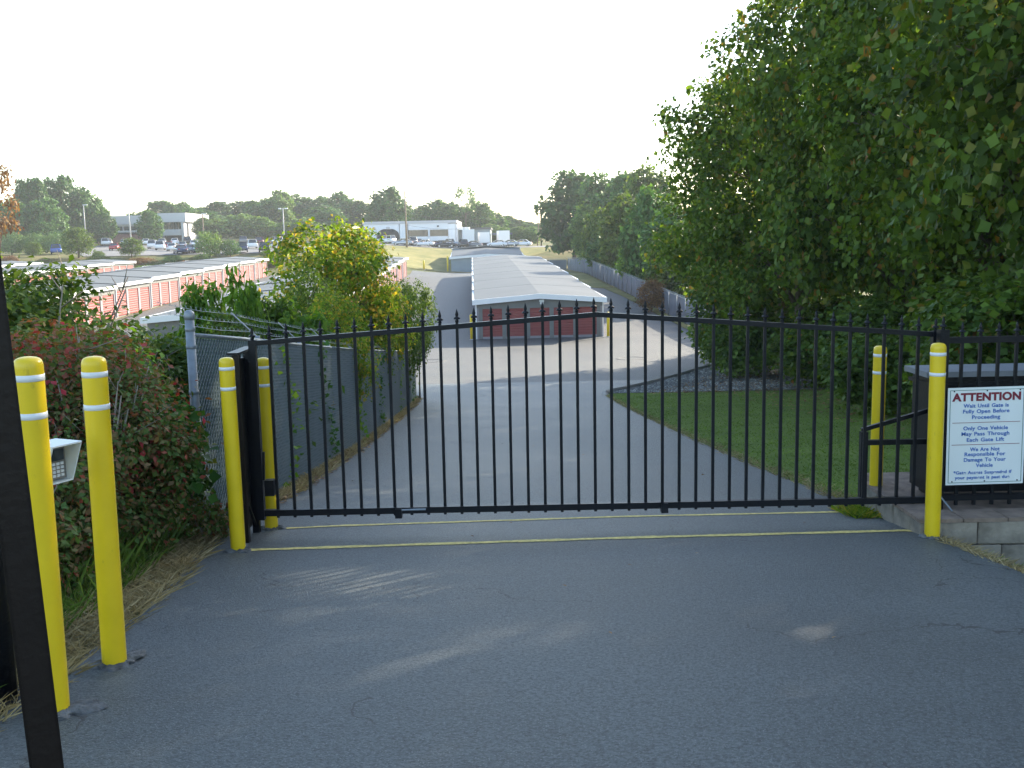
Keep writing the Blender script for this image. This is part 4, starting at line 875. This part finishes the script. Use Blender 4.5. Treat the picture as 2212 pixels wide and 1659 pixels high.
M_['tail']=mat('red_tail_lamp',(.35,.01,.01),.3);M_['head']=mat('headlamp_glass',(.7,.7,.68),.15)
CP={k:car_parts(k) for k in ('sedan','suv','pickup')}
PAINT={n:mat(n.replace(' ','_')+'_car_paint',c,.25,spec=.6,metal=m,coat=.6) for n,c,m in (('white',(.75,.76,.77),0),('silver',(.42,.44,.46),.5),('dark blue',(.02,.035,.10),.2),('blue',(.03,.09,.36),.1),('red',(.36,.02,.025),.1),('black',(.012,.013,.016),.1),('grey',(.16,.17,.18),.4),('dark red',(.13,.02,.04),.2),('tan',(.42,.36,.27),.2))}
def car(x,y,kind,paint,rz,where,group):
    B,C,Rf,(wf,wr)=CP[kind];t=thing('parked_car',f'{paint} {kind} parked {where}','car',(x,y,G(x,y)+.065),rz,group)
    put('body',B,PAINT[paint],t);put('windows',C,M_['glass'],t);put('roof',Rf,PAINT[paint],t)
    for yy in (wf,wr):
        for s in (-1,1):
            wq=put('wheel',WHm,M_['tyre'],t,(s*.80,yy,.33));put('rim',RMm,M_['rim'],wq)
    ye=2.2 if kind!='pickup' else 2.55;zl_=.66 if kind=='sedan' else .9
    for s in (-1,1): put('headlight',LTm,M_['head'],t,(s*.58,ye,zl_));put('tail_light',LTm,M_['tail'],t,(s*.60,-ye-.02,zl_+.1))
lot='cars parked in the office car park'
for px,r,kind,pt,rz in [(93,547,'sedan','silver',1.4),(122,549,'suv','blue',.4),(232,530,'suv','white',.15),(249,541,'sedan','red',.2),(270,527,'sedan','silver',.2),(316,528,'sedan','white',.3),(331,537,'suv','white',.2),(347,540,'suv','white',.25),(365,537,'sedan','red',.3),(373,542,'sedan','white',.2),(395,537,'sedan','silver',.25),(390,548,'sedan','dark blue',.5),(408,546,'sedan','silver',.5),(424,546,'sedan','silver',.6),(405,524,'suv','black',.3),(421,533,'sedan','white',.2),(524,545,'suv','dark blue',.25),(526,527,'pickup','grey',.25),(545,537,'suv','white',.3),(561,529,'suv','dark red',.2),(571,547,'suv','black',.25),(583,538,'sedan','silver',.25),(598,529,'suv','white',.5),(612,543,'suv','dark red',.3),(378,528,'sedan','white',.3),(352,529,'sedan','silver',.2),(434,527,'suv','tan',.2),(296,538,'sedan','tan',.3)]:
    # stand each one where its row of the car park meets the line of sight
    best=min(np.arange(176,242,.5),key=lambda Y:abs(at(px,r,Y).z-G(at(px,r,Y).x,Y)-.06));q=at(px,r,best)
    car(q.x,float(best),kind,pt,rz,'in the office car park',lot)
gar='cars parked outside the white garage'
for px,kind,pt,rz,Y in [(835,'suv','white',.9,228),(886,'suv','grey',.5,224),(901,'sedan','silver',.5,226),(917,'sedan','white',1.3,222),(952,'sedan','dark blue',1.2,223),(964,'sedan','black',1.5,221),(973,'pickup','silver',1.2,227),(1000,'suv','black',.2,222),(1020,'sedan','grey',1.4,222),(1075,'sedan','white',1.4,226),(1100,'sedan','silver',1.4,226),(1127,'sedan','white',1.4,226),(870,'sedan','silver',1.5,221)]:
    q=at(px,535,Y);car(q.x,Y,kind,pt,rz,'outside the white garage',gar)
for px,Y,w_,h_,lb in ((1012,229,2.4,3.0,'white box truck parked before the grey warehouse'),(1045,231,2.3,2.3,'low white box truck beside the warehouse wall'),(1087,233,2.5,2.6,'white box truck under the open canopy')):
    q=at(px,530,Y);t=thing('box_truck',lb,'truck',(q.x,Y,G(q.x,Y)+.06),R(6))
    b=MB();b.box(-w_/2,w_/2,-2.6,2.2,.9,.9+h_);b.build('cargo_box',M_['white'],t)
    b=MB();b.box(-w_/2+.15,w_/2-.15,2.25,3.9,.6,2.3);b.build('cab',M_['white'],t)
    b=MB();b.box(-w_/2+.3,w_/2-.3,-2.5,2.1,.6,.88);b.build('chassis',M_['black'],t)
    b=MB();b.box(-w_/2+.25,w_/2-.25,3.9,3.93,1.4,2.1);b.build('windscreen',M_['glass'],t)
    for yy in (-1.7,3):
        for s in (-1,1): put('wheel',WHm,M_['tyre'],t,(s*(w_/2-.2),yy,.33)).scale=(1.3,1.25,1.25)
# ------------------------------------------------------------------ poles and wires
def pole(px,top,Y,r,m,label,name,arm=None,leanpx=0,cat='pole'):
    p=at(px,top,Y);z=G(p.x,Y);t=thing(name,label,cat,(p.x,Y,z));h=p.z-z;dx=leanpx*Y/FPX
    b=MB();b.tube([(0,0,-.2),(dx*.5,0,h*.5),(dx,0,h)],[r,r*.8,r*.6],8);b.build('shaft',M_[m],t,True)
    if arm=='cross':
        for zz in (h-.6,h-1.6): b=MB();b.box(dx-1.2,dx+1.2,-.06,.06,zz-.06,zz+.06);b.build('crossarm',M_['wood'],t)
        b=MB();b.lathe([(.28,0),(.3,.1),(.3,.9),(.26,1)],10,(dx*.8+.35,0,h-3.2));b.build('transformer',M_['galv'],t,True)
    if arm=='lamps':
        for s in (-1,1): b=MB();b.bar((0,0,h-.1),(s*.5,0,h-.05),.06);b.box(s*.75-.3,s*.75+.3,-.18,.18,h-.18,h+.08);b.build('lamp_head',M_['lamp'],t)
    if arm=='one': b=MB();b.box(-.12,.9,-.15,.15,h-.05,h+.12);b.build('lamp_head',M_['lamp'],t)
    if arm=='cap': b=MB();b.lathe([(r*.6,0),(r*1.4,.12),(.02,.25)],8,(0,0,h));b.build('ball_cap',M_['polemetal'],t)
    return Vector((p.x+dx,Y,p.z))
pole(180,443,236,.16,'polemetal','short pale lamp pole in front of the office wing','lamp_post','one')
pole(277,421,205,.16,'polemetal','tall slim pole rising beside the office, with a small cap','pole','cap',leanpx=-3)
pole(437,462,215,.17,'wood','brown lamp pole right of the office entrance','lamp_post','one')
pole(611,450,230,.15,'polemetal','lamp pole with twin heads at the right of the car park','lamp_post','lamps')
t1=pole(875,412,214,.22,'wood','utility pole in front of the white garage','utility_pole',leanpx=-1)
t2=pole(1168,430,236,.2,'wood','utility pole with transformer at the far end of the yard','utility_pole','cross',leanpx=-1)
t3=pole(1160,468,240,.14,'wood','leaning pole beside the transformer pole','utility_pole',leanpx=4)
for k,(a,bz) in enumerate(((.8,.6),(4.5,1.6),(7,2.6))):
    A=t1-Vector((0,0,a));B=t2-Vector((0,0,bz));b=MB();b.tube([A.lerp(B,s)-Vector((0,0,2.2*4*s*(1-s)))-A for s in np.linspace(0,1,14)],.022,4,False)
    o=b.build('power_line',M_['black']);o.location=A;tag(o,['highest power line sagging between the two utility poles','middle power line sagging between the two utility poles','lowest power line sagging between the two utility poles'][k],'cable','power lines')
# ------------------------------------------------------------------ small ground cover: all stuff nobody could count
def blades(name,label,P,hgt,wid,m,seed,leanf=.45,cat='grass'):
    rg=np.random.default_rng(seed);n=len(P);a=rg.uniform(0,2*np.pi,n);d=np.stack([np.cos(a),np.sin(a),np.zeros(n)],1);h=(hgt*rg.uniform(.5,1.25,n))[:,None]
    ln=rg.normal(0,leanf,(n,2));t=np.concatenate([ln*h,h*np.ones((n,1))],1);w=wid*rg.uniform(.6,1.3,n)[:,None]
    V=np.stack([P-d*w,P+d*w,P+t*.55+d*w*.6+np.array([0,0,.0]),P+t*np.array([1.3,1.3,1])],1)
    idx=(np.array([0,1,2,0,2,3])[None]+(np.arange(n)*4)[:,None]).ravel()
    o=put(name,npmesh(name,V.reshape(-1,3),3,idx),m);return tag(o,label,cat,kind='stuff')
rg=np.random.default_rng(77)
def scatter(n,xf,y0,y1,dens=1.0):
    y=y0+(y1-y0)*rg.random(n)**dens;l,r=xf(y);x=l+(r-l)*rg.random(n);return np.stack([x,y,g(x,y)-.02],1)
roadL=lambda y:np.interp(y,*zip(*ROAD_L));roadR=lambda y:np.interp(y,*zip(*ROAD_R))
blades('verge_grass','green grass on the left verge under the bushes',scatter(16000,lambda y:(roadL(y)-1.9,roadL(y)-.28),4.0,9.0),.12,.0028,LM['mid'],1)
blades('dry_verge_grass','straw-coloured grass along the left edge of the drive',scatter(9000,lambda y:(roadL(y)-.55,roadL(y)+.05),2.5,8.9),.075,.0035,LM['straw'],2,1.0)
blades('tall_weeds','tall grass stems among the bushes',scatter(420,lambda y:(roadL(y)-1.0,roadL(y)-.25),6.2,9.0),.30,.0018,LM['mid'],3,.3)
blades('right_verge_grass','patchy grass between the drive and the block wall',scatter(5000,lambda y:(roadR(y)-.03,roadR(y)+.28),3,8.15),.05,.004,LM['straw'],4,.9)
blades('right_verge_green','green grass along the foot of the block wall',scatter(7000,lambda y:(roadR(y)+.18,roadR(y)+2.2),4.5,8.15),.05,.004,LM['grass'],5,.6)
lw=scatter(90000,lambda y:(roadR(y)+.02,roadR(y)+9),9.9,37.6,1.25);blades('lawn_grass','mown lawn grass right of the drive',lw,.055,.009,LM['grass'],6,.7)
blades('lawn_edge_straw','dry grass fringe along the lawn edge',scatter(5000,lambda y:(roadR(y)-.04,roadR(y)+.16),9.8,37,1.3),.06,.006,LM['straw'],7,.9)
blades('fence_foot_weeds','weeds along the foot of the slatted fence',scatter(5000,lambda y:(np.array([fx(v) for v in y])+.0,np.array([fx(v) for v in y])+.22),9.5,37,1.2),.10,.006,LM['straw'],8,.7)
blades('bollard_weeds','yellow-green tuft between the gate end and the block wall',scatter(700,lambda y:(3.12+0*y,3.40+0*y),9.1,9.75),.10,.005,LM['yellow'],9,.6)
def litter(name,label,P,size,m,seed):
    r2=np.random.default_rng(seed);P=P.copy();P[:,2]+=.028+r2.random(len(P))*.012;V,idx=leaves(P,size,r2,'oval',0,np.tile([0,0,2.2],(len(P),1)),.6);o=put(name,npmesh(name,V,3,idx),m);return tag(o,label,'leaf litter',kind='stuff')
litter('leaf_litter','fallen brown leaves along the slatted fence',scatter(1500,lambda y:(np.array([fx(v) for v in y])+.02,np.array([fx(v) for v in y])+.30),10,37,1.4),.07,LM['litter'],1)
litter('leaf_litter','fallen leaves scattered on the gravel bed',scatter(5200,lambda y:(np.interp(y,*zip(*GRV))+1.6,np.interp(y,*zip(*GRV))+8),37.2,48),.16,LM['litter'],2)
litter('leaf_litter','fallen leaves under the lawn trees',scatter(1500,lambda y:(7.5+0*y,13+0*y),14,38),.13,LM['litter'],3)
litter('leaf_litter','a few stray leaves on the drive',scatter(40,lambda y:(roadL(y)+.1,roadR(y)-.1),4,30),.04,LM['litter'],4)
# gravel stones
st=scatter(9000,lambda y:(np.interp(y,*zip(*GRV))+.15,np.interp(y,*zip(*GRV))+9),37.7,51,1.2);T=np.array([(1,0,0),(-1,0,0),(0,1,0),(0,-1,0),(0,0,.8),(0,0,-.6)]);F=np.array([(0,2,4),(2,1,4),(1,3,4),(3,0,4)])
sz=rg.uniform(.02,.07,len(st))[:,None,None];an=rg.uniform(0,6.28,len(st));c,s=np.cos(an),np.sin(an);Tr=np.stack([T[None,:,0]*c[:,None]-T[None,:,1]*s[:,None],T[None,:,0]*s[:,None]+T[None,:,1]*c[:,None],np.tile(T[:,2],(len(st),1))],-1)
V=Tr*sz*rg.uniform(.7,1.3,(len(st),1,3))+st[:,None]+np.array([0,0,.035]);idx=(F[None]+(np.arange(len(st))*6)[:,None,None]).ravel()
M_['stone']=leafmat('grey_stone',[(0,(.07,.07,.075)),(.6,(.15,.15,.16)),(1,(.30,.30,.30))],0)
tag(put('gravel_stones',npmesh('gravel_stones',V.reshape(-1,3),3,idx),M_['stone']),'loose grey gravel inside the kerb','gravel',kind='stuff')
# drain covers in the yard pavement
for px,r,lb in ((930,780,'shallow round drain cover in the sunlit pavement left of the yard'),(1365,775,'shallow round drain cover in the shaded pavement by the gravel kerb')):
    p=onground(px,r,30,70);b=MB();b.lathe([(.9,-.01),(.88,.03),(.7,.035),(.68,.02)],28);o=b.build('drain_cover',M_['lot']);o.location=p;tag(o,lb,'drain cover')
# ------------------------------------------------------------------ haze
if True:
    b=MB();b.box(-430,430,-45,845,-9,34);hz=b.build('haze',None);hz['kind']='stuff';hz['label']='thin pale afternoon haze over the whole place'
    m=bpy.data.materials.new('haze_volume');m.use_nodes=True;nt=m.node_tree;nt.nodes.remove(nt.nodes['Principled BSDF']);pv=nt.nodes.new('ShaderNodeVolumePrincipled')
    pv.inputs['Color'].default_value=(.90,.95,1,1);pv.inputs['Density'].default_value=.0003;pv.inputs['Anisotropy'].default_value=.2
    nt.links.new(pv.outputs[0],nt.nodes['Material Output'].inputs['Volume']);hz.data.materials.append(m)
